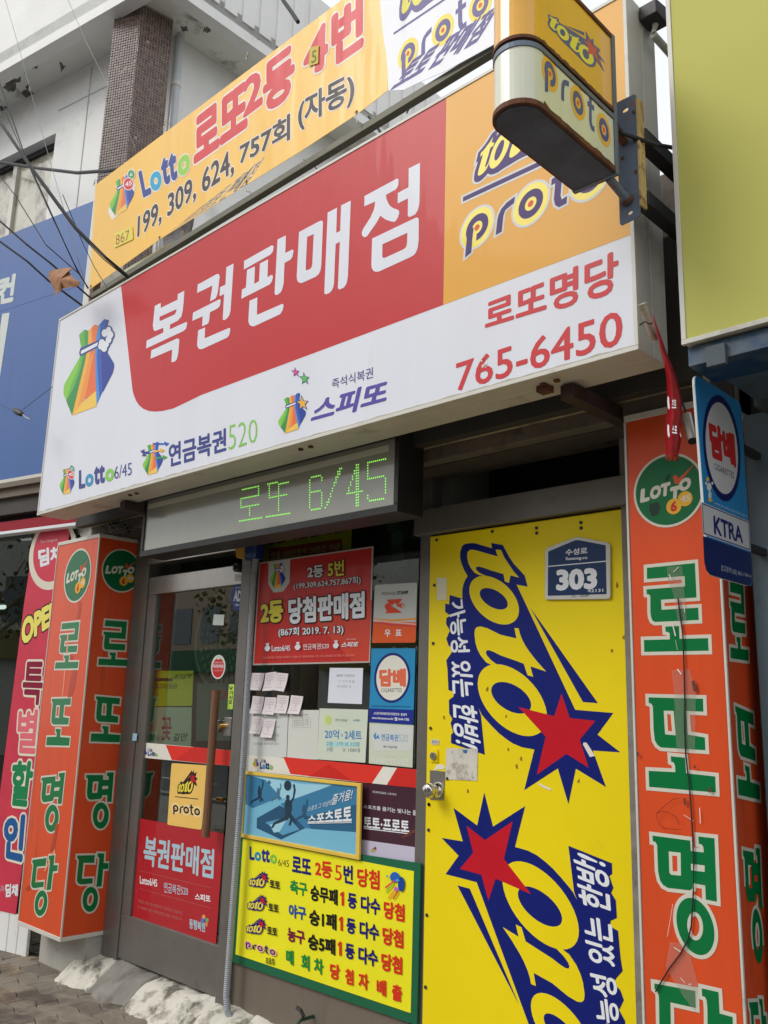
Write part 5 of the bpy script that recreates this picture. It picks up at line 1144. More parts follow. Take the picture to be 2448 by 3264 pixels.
a = Art(BSf); a.l = .0012; a.text('4', [(960,258),(1050,212),(1044,66),(984,102)], BR_, .05, outline=.034, om=BW_, crop='s', shear=.1); a.build('lettering', ban)
btext('199, 309, 624,', [(437,768),(747,560),(745,468),(440,690)], BK_, .025); btext('757회', [(762,530),(925,445),(925,360),(765,455)], BK_, .03); btext('(자동)', [(950,422),(1130,335),(1130,222),(950,318)], BK_, .03)
btext('스포츠토토 판매점', [(560,728),(817,570),(812,524),(585,702)], BK_, .0, sh=.25, ol=.03)
a = Art(BSf); lotto_word(a, 's', [(457,632),(607,548),(606,452),(440,548)], b1=.05, cols=(BN_, BC_, BN_, BN_, BG_), ow=.035, om=BW_); a.build('lettering', ban)
a = Art(BSf, .0012, .00006); qb = bagbox(BSf, 'A', (705,1415),(862,1330),(715,1185)); f_ = affine([(575,1545),(1032,1545),(575,673)], qb)
a.poly([[inset([f_(p) for p in [(575,1350),(575,1290),(725,1010),(715,815),(765,768),(802,778),(855,722),(892,732),(945,673),(985,682),(960,790),(935,900),(965,960),(1032,1090),(1020,1160),(875,1462),(653,1545)]], .016)]], BW_); bag(a, qb, 'balls'); a.build('bag_emblem', ban)
a = Art(BSf, .004); a.pp('A', [[[(742,1600),(862,1545),(858,1462),(745,1505)]]], ink(226,214,90,.5)); a.text('867', [(750,1585),(840,1545),(838,1482),(750,1520)], ink(170,84,60,.5), .0, crop='A'); a.build('number_patch', ban)
a = Art(BSf, .0065); a.pp('B', [[[(580,432),(642,412),(645,296),(590,312)]]], ink(204,184,60,.5)); a.text('5', [(597,415),(630,405),(632,325),(602,335)], ink(110,90,40,.5), .01, crop='B'); a.build('number_patch', ban)
a = Art(BSf); toto(a, BSf.px(c('B', [(1175,95),(1640,-190),(1180,-210)])), back=BP_, yel=I3(226,214,70), star=BR_); a.build('lettering', ban)
a = Art(BSf); p0, p1 = BSf.px(c('B', [(1122,218),(1640,-80)])); a.line(p0, (p1[0], p0[1]), .012, BP_); a.build('rule', ban)
a = Art(BSf); proto(a, *BSf.px(c('B', [(1215,345),(1440,195),(1440,100)])), ring=I3(240,216,70), ink_=BP_, gap=3.3); a.build('lettering', ban)
a = Art(BSf); a.text('토토 판매점', [(1265,285),(1560,112),(1560,30),(1285,205)], BP_, .045, crop='s', shear=.25); a.build('lettering', ban)
# its frame
bf = thing('banner_frame', 'rusty steel and timber frame carrying the yellow banner', 'frame')
p0, p1 = BS.px([(288,940)])[0], BS.px([(1362,272)])[0]
RAIL = mat('grey_green_rail', C(104,102,88), .6, metal=.3, var=.12, dirt=C(80,56,40), dscale=8, damt=.6, dthr=.58)
b = MB(); sl_ = (p1[1]-p0[1])/(p1[0]-p0[0]); za, zb3 = p0[1], p0[1]+sl_*(xr+.1-p0[0])
b.hexa([(p0[0],BY+.012,za-.014),(xr+.1,BY+.012,zb3-.014),(xr+.1,BY+.05,zb3-.014),(p0[0],BY+.05,za-.014),(p0[0],BY+.012,za+.022),(xr+.1,BY+.012,zb3+.022),(xr+.1,BY+.05,zb3+.022),(p0[0],BY+.05,za+.022)], RAIL); b.build('bottom_rail', bf, bevel=.003)
b = MB(); b.box(tl_[0]-.02, xr+.1, BY+.01, BY+.04, ztb-.012, ztb+.012, RUSTY); b.build('top_rail', bf)
WPOST = mat('weathered_post', C(96,72,54), .75, var=.2, bump=.4, streak=True)
b = MB(); b.box(tl_[0]-.035, tl_[0]+.012, BY+.052, BY+.10, 3.3, ztb+.01, WPOST); b.build('post', bf, bevel=.003)
px_ = BS.px([(806, 620)])[0][0]; b = MB(); b.box(px_-.03, px_+.02, BY+.052, BY+.10, 3.3, p0[1]+.01, RUSTY); b.build('post', bf, bevel=.003)
px_ = BS.px([(418, 860)])[0][0]; b = MB(); b.box(px_-.02, px_+.02, BY+.052, BY+.09, 3.3, p0[1]+.01, DARK); b.build('post', bf, bevel=.003)
b = MB(); b.box(xr-.05, xr, BY+.052, BY+.10, 3.3, ztb+.01, RUSTY); b.build('post', bf)
TIE = ink(200,196,180,.7)
for q_ in ((786,587),(1137,366),(509,764),(290,918),(302,590),(525,405),(788,188)):
    u, v = BS.px([q_])[0]; b = MB(); up_ = q_[1] in (590, 405, 188)
    b.tube([BS.P((u, v+.008), .004), BS.P((u+.004, v-.012), .012), BS.P((u+.012, v+(-.05 if not up_ else .03)), .008), BS.P((u+.02, v+(-.045 if not up_ else .02)), -.02)], .003, TIE, 5); b.prism(BS, ell(u, v+.012, .009, .009, 12), .0025, .004, RUSTY)
    b.build('tie', bf)

# ------------------------------------------------------------------ projecting toto / proto sign
pj = thing('projecting_sign', 'rusty round nosed toto and proto light box projecting over the street', 'projecting sign')
PX0, PX1, PY0, PY1 = -1.225, -1.092, 1.584, 2.0
HS = Surf((0, 0, 0), (1, 0, 0), (0, 1, 0))
def nose(g=0.0):
    r_ = (PX1-PX0)/2+g; cx_ = (PX0+PX1)/2; out = [(PX1+g, PY1), (PX0-g, PY1)]
    for k in range(17):
        a_ = math.pi+math.pi*k/16; out.append((cx_+r_*math.cos(a_), PY0+(PX1-PX0)/2*1.0+r_*math.sin(a_)))
    return out
pz0 = 2.833; pzs = at(1954, 375, 1, 2.0).z; pzs2 = at(1956, 355, 1, 2.0).z; pzt = at(1948, 113, 1, 2.0).z
CRW = mat('cream_acrylic', C(226,228,206,.95), .28, var=.05, coat=.6, dirt=C(170,168,140), dscale=6, damt=.3, dthr=.6, streak=True)
ORA = mat('amber_acrylic', C(240,176,24,1.0), .25, var=.08, coat=.8)
b = MB(); b.prism(HS, nose(), pz0+.006, pzs, CRW); b.build('lower_panel', pj); b = MB(); b.prism(HS, nose(), pzs2+.004, pzt-.004, ORA); b.build('upper_panel', pj)
b = MB(); b.prism(HS, nose(.004), pz0-.004, pz0+.010, RUSTY); b.build('bottom_rim', pj)
b = MB(); b.prism(HS, nose(-.006), pz0-.008, pz0-.004, mat('blackened_zinc_plate', C(66,76,92), .6, metal=.2, var=.3, vscale=10, dirt=C(96,62,44), dscale=8, damt=.7, dthr=.63, bump=.3)); b.build('bottom_plate', pj)
b = MB(); b.prism(HS, nose(.003), pzs-.004, pzs+.010, BLUEST); b.build('middle_rim', pj); b = MB(); b.prism(HS, nose(-.004), pzs+.010, pzs2, DARK); b.build('gap', pj)
b = MB(); b.prism(HS, nose(.004), pzs2, pzs2+.009, RUSTY); b.build('rust_rim', pj); b = MB(); b.prism(HS, nose(.004), pzt-.006, pzt+.006, RUSTY); b.build('top_rim', pj)
b = MB(); b.box(PX0-.004, PX1+.005, PY1+.001, PY1+.018, pz0-.01, pzt+.008, BLUEST); b.build('back_channel', pj, bevel=.002)
PSf = side(PX1); PN = ink(44,62,140,.28,.6)
a = Art(PSf); toto(a, PSf.px(c('R', [(300,345),(905,975),(300,150)])), back=PN, yel=ink(236,222,70,.28,.6), star=ink(206,44,66,.28,.6)); a.build('lettering', pj)
a = Art(PSf); q3 = PSf.px(c('R', [(303,978),(672,1362),(672,1152)])); proto(a, *q3, ring=ink(240,180,50,.28,.6), ink_=PN, gap=3.55); a.build('lettering', pj)
random.seed(31); a = Art(PSf, .0011); RST = mat('rust_stain', C(116,66,34), .8, var=.35, vscale=30, dirt=C(176,120,60), dscale=30, damt=.7, dthr=.5)
for zz_, sgn, hm in ((pz0+.009, 1, .012), (pzs-.004, -1, .006), (pzs2+.008, 1, .016), (pzt-.005, -1, .007)):
    tp_ = []; n_ = 70
    for i in range(n_+1):
        y_ = 1.655+(1.998-1.655)*i/n_; tp_.append((y_, zz_+sgn*hm*(.25+.75*abs(MN.noise(Vector((y_*22, zz_*9, 1))))+.5*abs(MN.noise(Vector((y_*90, zz_, 4)))))))
    a.poly([[[(1.655, zz_)]+tp_+[(1.998, zz_)]]], RST)
a.build('rust_stains', pj)
bk = thing('sign_bracket', 'blue grey rusting steel bracket plate holding the projecting sign', 'bracket')
BYp = 2.095; BP2 = front(BYp)
b = MB(); pl_ = BP2.px([(1975,325),(2035,300),(2042,308),(2055,345),(2055,680),(2050,690),(1983,712),(1977,705)])
pl_ = [(-1.132, 3.112), (-1.128, 3.118), (-1.075, 3.118), (-1.070, 3.112), (-1.070, 2.735), (-1.075, 2.728), (-1.128, 2.722), (-1.133, 2.728)]
hl = [ell(-1.104, 3.08, .010, .007, 14), ell(-1.100, 2.75, .008, .006, 14)]
b.prism(BP2, pl_, -.004, .0, BLUEST, hl); b.build('plate', bk)
b = MB(); b.box(-1.0695, -1.063, BYp-.002, BYp+.030, 2.76, 3.10, mat('rust_edge', C(200,172,110), .7, var=.3, dirt=C(110,62,36), dscale=20, damt=.9, dthr=.5)); b.build('flange', bk)
b = MB(); b.tube([(-1.12, 2.019, pz0-.004), (-1.105, BYp+.0, pz0-.045)], .0125, BLUEST, 14); b.tube([(-1.115, 2.019, pzs+.01), (-1.11, BYp, pzs-.02)], .013, RUSTY, 12)
b.tube([(-1.1065, BYp-.008, pz0-.040), (-1.105, BYp+.0, pz0-.045)], .019, RUSTY, 12); b.build('pipe', bk)
b = MB()
for z in (3.02, 2.93, 2.83): b.prism(BP2, ell(-1.118, z, .0045, .0045, 10), .0, .003, RUSTY); b.prism(BP2, ell(-1.078, z+.04, .0045, .0045, 10), .0, .003, RUSTY)
b.build('bolt', bk)
for z in (3.0, 2.80):
    b = MB(); b.box(-1.10, -1.06, BYp+.035, 3.25, z-.022, z+.022, DARK); b.build('rear_bar', bk, bevel=.002)
b = MB(); b.tube([(-1.115, 2.02, 3.04), (-1.10, 2.06, 2.985), (-1.07, 2.09, 2.97), (-1.03, 2.14, 2.955), (-.995, 2.25, 2.98), (-.99, 2.4, 3.06)], .006, CABLE, 8); o = b.build('feed_cable', bk)

# ------------------------------------------------------------------ ribbon, pole, lamp tube by the sign's right end
rbn = thing('red_ribbon_banner', 'rolled red plastic banner hanging from a short pole at the sign corner', 'ribbon')
pY = lambda t_: 2.13+.30*t_
pp_ = [((545,320),14),((570,400),22),((605,520),34),((640,640),44),((690,780),62),((725,900),80),((745,1020),100),((757,1150),112),((757,1280),116),((745,1400),128),((742,1520),124),((735,1640),104),((728,1720),96)]
vs_, fs_ = [], []
for i, ((x, y), w) in enumerate(pp_):
    t_ = i/(len(pp_)-1)
    for k in range(7):
        s_ = k/6-.5; q_ = c('X', [(x+s_*w*1.25, y+s_*w*.1)])[0]; P_ = at(q_[0], q_[1], 1, pY(t_)-.028*math.cos(s_*math.pi)-.004*math.sin(i*2+k)); vs_.append(tuple(P_))
for i in range(len(pp_)-1):
    for k in range(6): j = i*7+k; fs_.append((j, j+7, j+8, j+1))
o = link('ribbon', vs_, fs_, [mat('red_vinyl', C(176,24,36,1.05), .32, var=.12, vscale=10, coat=.4, bump=.3, bscale=18)], None, rbn, smooth=True)
so = o.modifiers.new('thick', 'SOLIDIFY'); so.thickness = .0015
RB = front(pY(.6)-.034)
a = Art(RB)
for y in (900, 1150, 1420):
    a.pp('X', [[[(690,y-50),(705,y-40),(706,y+10),(712,y+60),(702,y+80),(692,y+50),(688,y)]]], INKW)
a.text('스포', [(718,980),(762,985),(762,925),(718,925)], INKW, .02, crop='X'); a.text('츠토', [(732,1215),(775,1215),(775,1130),(732,1125)], INKW, .02, crop='X'); a.text('스포', [(735,1455),(782,1462),(782,1385),(735,1380)], INKW, .03, crop='X')
o = a.build('print', rbn)
pol = thing('short_pole', 'short weathered pole end with cable ties beside the 765-6450 lettering', 'pole')
b = MB(); p0 = at(*c('X', [(445,205)])[0], 1, 2.12); p1 = at(*c('X', [(560,560)])[0], 1, 2.185); b.tube([p0, p1], [.0115, .009], mat('bamboo_pole', C(168,160,140), .5, var=.2, dirt=C(96,76,56), dscale=20, damt=.7, dthr=.52), 12); b.build('shaft', pol)
b = MB(); b.tube([at(*c('X', [q_])[0], 1, 2.12) for q_ in ((418,412),(470,378),(510,400),(545,395))], .0022, CABLE, 6); b.build('tie', pol)
lt = thing('lamp_tube', 'grey metal lamp tube hanging beside the cigarette sign', 'lamp')
b = MB(); p0 = at(*c('X', [(880,1285)])[0], 1, 2.45); p1 = at(*c('X', [(935,1530)])[0], 1, 2.42); b.tube([p0, p1], .0165, STEEL, 16); b.build('body', lt, bevel=.001)
b = MB(); b.tube([p1+(p1-p0)*.001, p1+(p1-p0)*.02], .0145, BLACK, 16); b.tube([at(*c('X', [(800,1080)])[0], 1, 2.5), at(*c('X', [(850,1210)])[0], 1, 2.47), p0], .004, CABLE, 6); b.build('cord', lt)

# ------------------------------------------------------------------ cigarette projecting sign (KTRA)
CX = -1.0; CSf = side(CX)
t = thing('cigarette_projecting_sign', 'blue and navy cigarette sign marked KTRA projecting beside the right pillar', 'projecting sign')
oq = CSf.px([(2262,1832),(2400,1877),(2362,1290),(2213,1190)]); oq = [(oq[0][0], oq[0][1]), (oq[1][0], oq[0][1]), (oq[2][0], oq[3][1]), (oq[3][0], oq[3][1])]
oq = rrect(oq, .03)
b = MB(); b.prism(CSf, oq, -.009, -.001, PLAST); b.build('case', t, bevel=.002)
b = MB(); b.prism(CSf, oq, -.0008, .0002, ink(48,140,200,.35,.2)); b.build('face', t)
yN = CSf.px(c('M', [(650,945)]))[0][1]; yW = CSf.px(c('M', [(632,742)]))[0][1]
ul, ur = min(p[0] for p in oq), max(p[0] for p in oq); zb_, zt_ = min(p[1] for p in oq), max(p[1] for p in oq)
a = Art(CSf, .0006); a.poly([[[p for p in oq if p[1] < yN]+[(ur, yN), (ul, yN)] if False else [(ul, zb_+.03), (ul+.009, zb_+.009), (ul+.03, zb_), (ur-.03, zb_), (ur-.009, zb_+.009), (ur, zb_+.03), (ur, yN), (ul, yN)]]], ink(26,40,96,.35,.2))
a.poly([[[(ul, yN+.004), (ur, yN+.004), (ur, yW), (ul, yW)]]], ink(206,208,210,.35,.2))
for z_ in (yN+.008, yW-.004): a.line((ul+.006, z_), (ur-.006, z_), .003, BLD)
for x_ in (ul+.006, ur-.006): a.line((x_, yN+.0065), (x_, yW-.0025), .003, BLD)
a.text('KTRA', [(692,925),(862,982),(855,885),(686,815)], BLD, .03, crop='M')
a.poly([[CSf.px(c('M', cell(736,422,110,312,25)))]], ink(28,36,100,.35,.2)); a.poly([[CSf.px(c('M', cell(736,422,95,270,22)))]], ink(214,214,212,.35,.2))
a.text('담배', [(672,478),(822,540),(808,338),(655,255)], ink(206,48,44,.4), .07, crop='M'); a.text('CIGARETTES', [(694,545),(808,602),(806,566),(690,508)], INKK, .0, crop='M')
a.text('광고문의 (02) 865-1784~5', [(730,1148),(908,1190),(908,1162),(730,1105)], ink(190,194,210), .0, crop='M'); a.text('19세미만 청소년에게는 담배를 판매하지 않습니다', [(690,752),(885,832),(885,818),(690,736)], ink(200,226,240), .0, crop='M')
for el_, m_ in ((ell(652,605,9,14,14), (226,200,80)), (ell(660,650,14,24,16), (226,226,220)), (ell(664,698,10,26,14), (210,216,220)), (ell(666,728,14,10,14), (226,180,70)), (ell(642,628,6,10,10), (226,226,220)), (ell(678,628,6,10,10), (226,226,220))): a.poly([[CSf.px(c('M', el_))]], ink(*m_))
a.build('print', t)
b = MB(); b.box(CX-.03, CX-.01, ur+.0, 2.72, 1.85, 1.87, DARK); b.box(CX-.03, CX-.01, ur+.0, 2.72, 2.15, 2.17, DARK); b.build('arm', t)

# ------------------------------------------------------------------ right neighbour
YGM = mat('yellow_green_sheet', C(196,195,104,.97), .6, var=.025, vscale=1.5, spec=.15)
ys = thing('yellow_green_sign', 'large plain yellow green light box sign of the shop on the right', 'shop sign')
YY = 2.15; yx0 = -.992; yz0 = at(2168, 1103, 1, YY).z
b = MB(); b.box(yx0+.004, 2.2, YY+.003, YY+.17, yz0+.003, 4.4, CREAM); b.build('case', ys, bevel=.002)
b = MB(); b.box(yx0+.014, 2.19, YY, YY+.003, yz0+.014, 4.39, YGM); b.build('face', ys)
b = MB(); b.box(yx0, 2.2, YY-.004, YY+.008, yz0, yz0+.0135, CREAM); b.box(yx0, yx0+.0135, YY-.0035, YY+.0075, yz0+.0137, 4.4, CREAM); b.build('edge_trim', ys, bevel=.001)
TEAL = mat('blue_grey_painted_metal', C(92,112,122,.95), .5, var=.08, vscale=5, dirt=C(64,70,72), dscale=5, damt=.5, dthr=.55, bump=.1)
TEALD = mat('blue_grey_wall', C(84,96,102,.9), .7, var=.12, bump=.3)
nb = thing('right_neighbour_shop', 'blue grey metal shopfront at the right edge behind the cigarette sign', 'building')
b = MB(); b.box(-1.06, -.98, 2.70, 2.90, -.12, 2.30, TEAL); b.build('jamb', nb, bevel=.004); b = MB(); b.box(-.978, -.90, 2.76, 2.90, -.12, 2.1, TEAL); b.build('jamb', nb, bevel=.004)
b = MB(); b.box(-.978, 3, 2.74, 2.95, 2.1, 2.24, TEAL); b.build('lintel', nb, bevel=.004); b = MB(); b.box(-.9, 3, 2.88, 2.95, -.12, 2.1, mat('dark_teal_door', C(62,80,88), .4, var=.1)); b.build('shutter', nb)
b = MB(); b.box(-1.09, 3, 2.96, 7, 2.0, 4.2, TEALD); b.box(-1.09, 3, 2.96, 3.2, -.12, 2.0, TEALD); b.build('wall', nb)
b = MB(); b.box(-.975, 3, 2.33, 2.60, yz0-.035, yz0-.003, TEAL); b.build('canopy_beam', nb, bevel=.003); b = MB(); b.box(-.985, 3, 2.17, 2.329, yz0-.055, yz0-.004, mat('blue_flaking_strip', C(20,84,130,.6), .5, var=.08, dirt=C(88,100,106), dscale=3.5, damt=1, dthr=.5)); b.build('blue_strip', nb)
b = MB(); b.box(-.985, 3, 2.605, 2.73, yz0-.05, yz0+.05, TEALD); b.build('soffit', nb)
b = MB(); b.box(-.93, -.88, 2.155, 2.169, yz0-.075, yz0-.02, TEALD); b.build('hinge', nb)
b = MB(); b.box(-1.13, -1.05, 2.92, 2.98, 2.25, 3.6, mat('dark_downpipe_wall', C(58,58,56), .8, var=.2)); b.build('dark_board', nb)
fl = thing('flood_light', 'small dark flood lamp on a cream arm at the top right corner', 'lamp')
p0 = at(2078, 30, 1, 2.3); b = MB(); b.hexa([tuple(p0+Vector(q_)) for q_ in ((-.03,-.03,-.045),(.03,-.03,-.045),(.03,.05,-.045),(-.03,.05,-.045),(-.03,-.03,0.005),(.03,-.03,0.005),(.03,.05,.02),(-.03,.05,.02))], DARK); b.build('housing', fl, bevel=.004)
p1 = at(2082, 110, 1, 2.3); b = MB(); b.tube([p0+Vector((0,.02,-.04)), p1, p1+Vector((.0, .5, .0))], .012, CREAM, 10); b.build('arm', fl)

# ------------------------------------------------------------------ left neighbour: blue sign, banner, glass front
UQ = (math.cos(R(12)), math.sin(R(12)), 0)
BLS = Surf((-5.3, 2.62, 0), UQ)
bs_ = thing('blue_sign', 'large blue neighbouring sign with peeling white Korean letters', 'shop sign')
e1, e2, e3 = BLS.px([(299,640),(271,972),(133,1509)]); ur_ = e1[0]; zt2 = e1[1]; zb2 = e3[1]
BLM = mat('faded_blue_sheet', C(62,104,168,.92), .55, var=.07, vscale=.8, streak=True, dirt=C(60,90,150), dscale=.8, damt=.5, dthr=.5, bump=.05)
b = MB(); b.sbox(BLS, -9, ur_, zb2, zt2, -.25, 0, BLM); b.build('panel', bs_)
b = MB(); b.sbox(BLS, -9, ur_+.03, zb2-.03, zb2, -.26, .006, CREAM); b.build('edge_trim', bs_); b = MB(); b.sbox(BLS, ur_+.002, ur_+.06, zb2, zt2, -.26, .004, CREAM); b.build('end_cap', bs_)
a = Art(BLS, .002); LW = mat('peeling_white_letter', C(206,212,206), .6, var=.05, dirt=C(72,112,172), dscale=7, damt=1, dthr=.64)
a.text('컨', [(-20,548),(118,515),(152,255),(-8,300)], LW, .05, crop='W'); a.pp('W', [[[(22,625),(88,614),(2,1185),(-70,1200)]]], LW); a.build('lettering', bs_)
b = MB(); 
for y_ in (430,): 
    pa, pb = BLS.px(c('W', [(90,600),(500,440)])); 
b.sbox(BLS, -9, ur_, pb[1]-.002, pb[1]+.002, .0, .0012, BLM); b.build('seam', bs_)
ln_ = thing('left_neighbour_shop', 'darkly glazed shopfront under the blue sign at the left edge', 'building')
def lstr(y_px, x_px=60): return BLS.hit(x_px, y_px)[1]
zz = [BLS.px(c('a', [(220, y)]))[0][1] for y in (400, 500, 590, 640, 760, 820, 890, 925)]
NBm = mat('neighbour_beam', C(118,106,92), .7, var=.12, bump=.2); NBd = mat('neighbour_dark_beam', C(66,62,58), .7, var=.12)
b = MB(); b.sbox(BLS, -9, .1, zz[1], zb2-.032, -.02, .03, NBm); b.build('cornice', ln_); b = MB(); b.sbox(BLS, -9, .1, zz[2], zz[1]-.001, -.06, .0, NBm); b.build('cornice', ln_)
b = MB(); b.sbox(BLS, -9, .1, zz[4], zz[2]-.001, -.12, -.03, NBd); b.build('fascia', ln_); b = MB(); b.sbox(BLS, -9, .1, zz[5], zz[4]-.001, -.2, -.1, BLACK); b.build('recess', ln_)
b = MB(); b.sbox(BLS, -9, .1, zz[7], zz[5]-.001, -.13, -.06, ink(150,20,40,.4)); b.build('red_band', ln_); b = MB(); b.sbox(BLS, -9, .1, zz[7]-.02, zz[7]-.001, -.13, -.055, INKW); b.build('white_edge', ln_)
b = MB(); b.sbox(BLS, -9, .25, -.1, zz[7]-.021, -.15, -.14, glass_mat('dark_shop_glass', (.42,.48,.46), 0, 1.5)); b.build('pane', ln_)
b = MB(); b.sbox(BLS, -9, .25, -.12, 3.3, -4.1, -4.0, INW); b.sbox(BLS, -9, .2, -.12, -.05, -4.0, -.2, CONC); b.sbox(BLS, -9, .2, 2.9, 3.0, -4.0, -.3, mat('neighbour_ceiling', C(90,92,84), .8)); b.sbox(BLS, .26, .30, -.12, 3.3, -4.1, -.2, INW); b.build('inner_wall', ln_)
b = MB()
for u_ in (-1.9, -3.9): b.sbox(BLS, u_, u_+.06, -.1, zz[7]-.02, -.16, -.10, DARK)
b.build('mullion', ln_)
LTUBE = mat('lit_tube', (1, 1, .95), .4, emit=(1, .98, .92), emis=4)
tl2 = thing('ceiling_tube_lamp', 'lit ceiling tube lamp inside the left neighbouring shop', 'lamp'); CLS = Surf(BLS.o-BLS.n*1.5, UQ); q_ = CLS.px([(8, 1935)])[0]
b = MB(); b.tube([CLS.P((q_[0]-.6, q_[1])), CLS.P((q_[0]+.03, q_[1]))], .02, LTUBE, 8); b.build('tube', tl2)
# pink banner
PKS = Surf((-5.32, 2.74, 0), UQ)
PK = mat('crimson_banner_cloth', C(206,50,74,1.0), .5, var=.09, vscale=5, bump=.1)
pk = thing('pink_shop_banner', 'crimson hanging banner with OPEN and discount lettering beside the left pillar', 'banner')
pe = PKS.px([(121,1600),(120,1655),(78,1924),(0,2536),(-40,2894),(51,2914),(229,1653),(232,1600)])
b = MB(); b.prism(PKS, pe, 0, .003, PK); b.build('cloth', pk)
a = Art(PKS, .0035); 
a.poly([[PKS.px(c('a', cell(560,1210,250,385,-50))), PKS.px(c('a', cell(560,1190,205,320,-40)))]], ink(222,214,196,.5))
a.text('The Original', [(428,1112),(610,1085),(607,1048),(430,1075)], ink(230,190,190), .005, crop='a'); a.text('딤채', [(415,1362),(665,1280),(665,1120),(408,1165)], INKW, .05, crop='a')
a.text('OPEN', [(90,1175),(480,900),(470,690),(95,905)], ink(240,226,110), .06, outline=.05, om=INKK, crop='U')
TK1, TK2, TK3, TK4, TKO = ink(140,30,60), ink(226,110,120), ink(30,130,80), ink(36,90,150), ink(226,220,200)
a.text('특', [(145,725),(280,735),(308,440),(168,440)], TK1, .03, outline=.05, om=TKO, crop='V'); a.text('별', [(112,1055),(240,1062),(268,760),(130,760)], TK2, .03, outline=.05, om=TKO, crop='V'); a.text('할', [(66,1405),(200,1420),(238,1105),(90,1105)], TK3, .04, outline=.05, om=TKO, crop='V'); a.text('인', [(20,1755),(155,1790),(182,1465),(35,1470)], TK4, .05, outline=.05, om=TKO, crop='V')
a.text('대유위니아', [(-60,1985),(35,1990),(36,1945),(-55,1930)], ink(226,170,180), .02, crop='V'); a.text('딤채', [(38,2025),(124,2015),(126,1935),(42,1930)], INKW, .05, crop='V'); a.build('lettering', pk)
ws = thing('white_slat_panel', 'white slatted panel standing on the paving under the crimson banner', 'panel')
sq = PKS.px([(-90,2880),(95,2925),(85,3025),(-110,2985)]); n_ = 6; zq0 = GZ-.02; zq1 = sq[0][1]+.05; u0, u1 = sq[0][0], sq[1][0]
for i in range(n_):
    b = MB(); w_ = (u1-u0)/n_; b.sbox(PKS, u0+w_*i+.003, u0+w_*(i+1)-.003, zq0, zq1-.055, -.024, .0, WALLW); b.build('slat', ws, bevel=.003)
b = MB(); b.sbox(PKS, u0, u1, zq0, zq1-.055, -.029, -.025, DARK); b.build('backing', ws)
# white box lamp behind the pillar top
wl = thing('white_meter_box', 'white framed meter box above the left orange pillar', 'box')
WS = front(2.74); b = MB(); b.prism(WS, WS.px(c('a', [(775,1015),(955,985),(968,830),(930,812),(810,830),(790,860)])), -.1, .0, PLAST); b.build('case', wl, bevel=.004); b = MB(); b.prism(WS, WS.px(c('a', [(790,1000),(940,975),(945,840),(915,826),(815,842),(800,870)])), .001, .004, ink(160,160,150,.3,.4)); b.build('window', wl)
b = MB(); random.seed(21)
for k in range(16):
    p0 = at(*c('a', [(random.uniform(1000, 1300), random.uniform(820, 900))])[0], 1, 2.6); p1 = at(*c('a', [(random.uniform(1300, 1500), random.uniform(760, 960))])[0], 1, 2.55)
    mid = (p0+p1)/2+Vector((0, random.uniform(-.05, .05), random.uniform(-.09, -.02))); b.tube([p0, p0.lerp(mid, .6), mid, mid.lerp(p1, .5), p1], random.uniform(.002, .005), CABLE, 5)
t = thing('wire_tangle', 'tangle of black wires behind the top of the left orange pillar', 'wires'); stuff(b.build('wires', t))
t, q, a = poster('jamb_sticker', 'tiny pale blue sticker on the door jamb beside the left pillar', 'sticker', front(YG-.031), [(852,1640),(880,1642),(884,1595),(858,1592)], ink(170,206,226), .0005, crop='G', off=.0)

# ------------------------------------------------------------------ upper building behind
ZS = 7.1
def sp(x, y): p = at(x, y, 2, ZS); return Vector((p.x, p.y))
wa, wb = sp(0, 356), sp(361, 163); wd = (wb-wa).normalized()
sa, sb = sp(588, 133), sp(731, 227); sdir = (sb-sa).normalized()
oc = sp(512, -97); ol_ = sp(0, 203); orr = sp(820, 124); od = (oc-ol_).normalized(); osd = (orr-oc).normalized()
ub = thing('upper_building', 'white rendered building with flaking overhanging eaves behind the banner', 'building')
UW = Surf((wb.x, wb.y, 0), (wd.x, wd.y, 0)); US = Surf((sa.x, sa.y, 0), (sdir.x, sdir.y, 0))
def vprism(name, pts, z0, z1_, m, parent=ub, bevel=0):
    b = MB(); b.prism(HS, pts, z0, z1_, m); return b.build(name, parent, bevel=bevel)
far_l = oc-od*11; far_r = oc+osd*12
vprism('soffit', [tuple(oc), tuple(far_l), tuple(far_l+Vector((od.y, -od.x))*-4.5), tuple(oc+Vector((-4.0, 4.5))), tuple(far_r+Vector((-4.2, 0))), tuple(far_r)], ZS, ZS+.12, SOFFW)
FL = Surf((oc.x, oc.y, 0), (od.x, od.y, 0)); FR = Surf((oc.x, oc.y, 0), (osd.x, osd.y, 0))
fz = FR.hit(1345, 277)[1]
b = MB(); b.sbox(FL, -11, 0.0, ZS-.10, max(fz, 8.2), -.12, .0, WALLW); b.build('front_fascia', ub)
b = MB(); b.sbox(FR, .122, 12, ZS-.10, max(fz, 8.0), -.12, .0, WALLW); b.build('side_fascia', ub)
b = MB()
for k in range(60):
    u_ = .25+k*.19
    b.sbox(FR, u_, u_+.13, ZS+.06, max(fz, 8.0)-.1, .0005, .014, WALLW)
stuff(b.build('fascia_flutes', ub))
b = MB(); b.sbox(UW, -9, .3, 4.0, ZS, -.3, -.14, WALLW); b.build('front_wall_back', ub)
wq = UW.px([(178,430),(148,687),(0,524),(22,531)])
wr = UW.hit(178, 430)[0]; wl_ = UW.hit(22, 531)[0]; wt = UW.hit(178, 430)[1]
b = MB(); b.sbox(UW, wr, .35, 3.4, ZS-.001, -.139, .0, WALLW); b.sbox(UW, -9, wr-.001, wt+.02, ZS-.001, -.139, .0, WALLW); b.build('front_wall', ub)
b = MB(); b.sbox(US, -.1, 9, 2.6, ZS-.002, -.15, 0, WALLW); b.build('side_wall', ub)
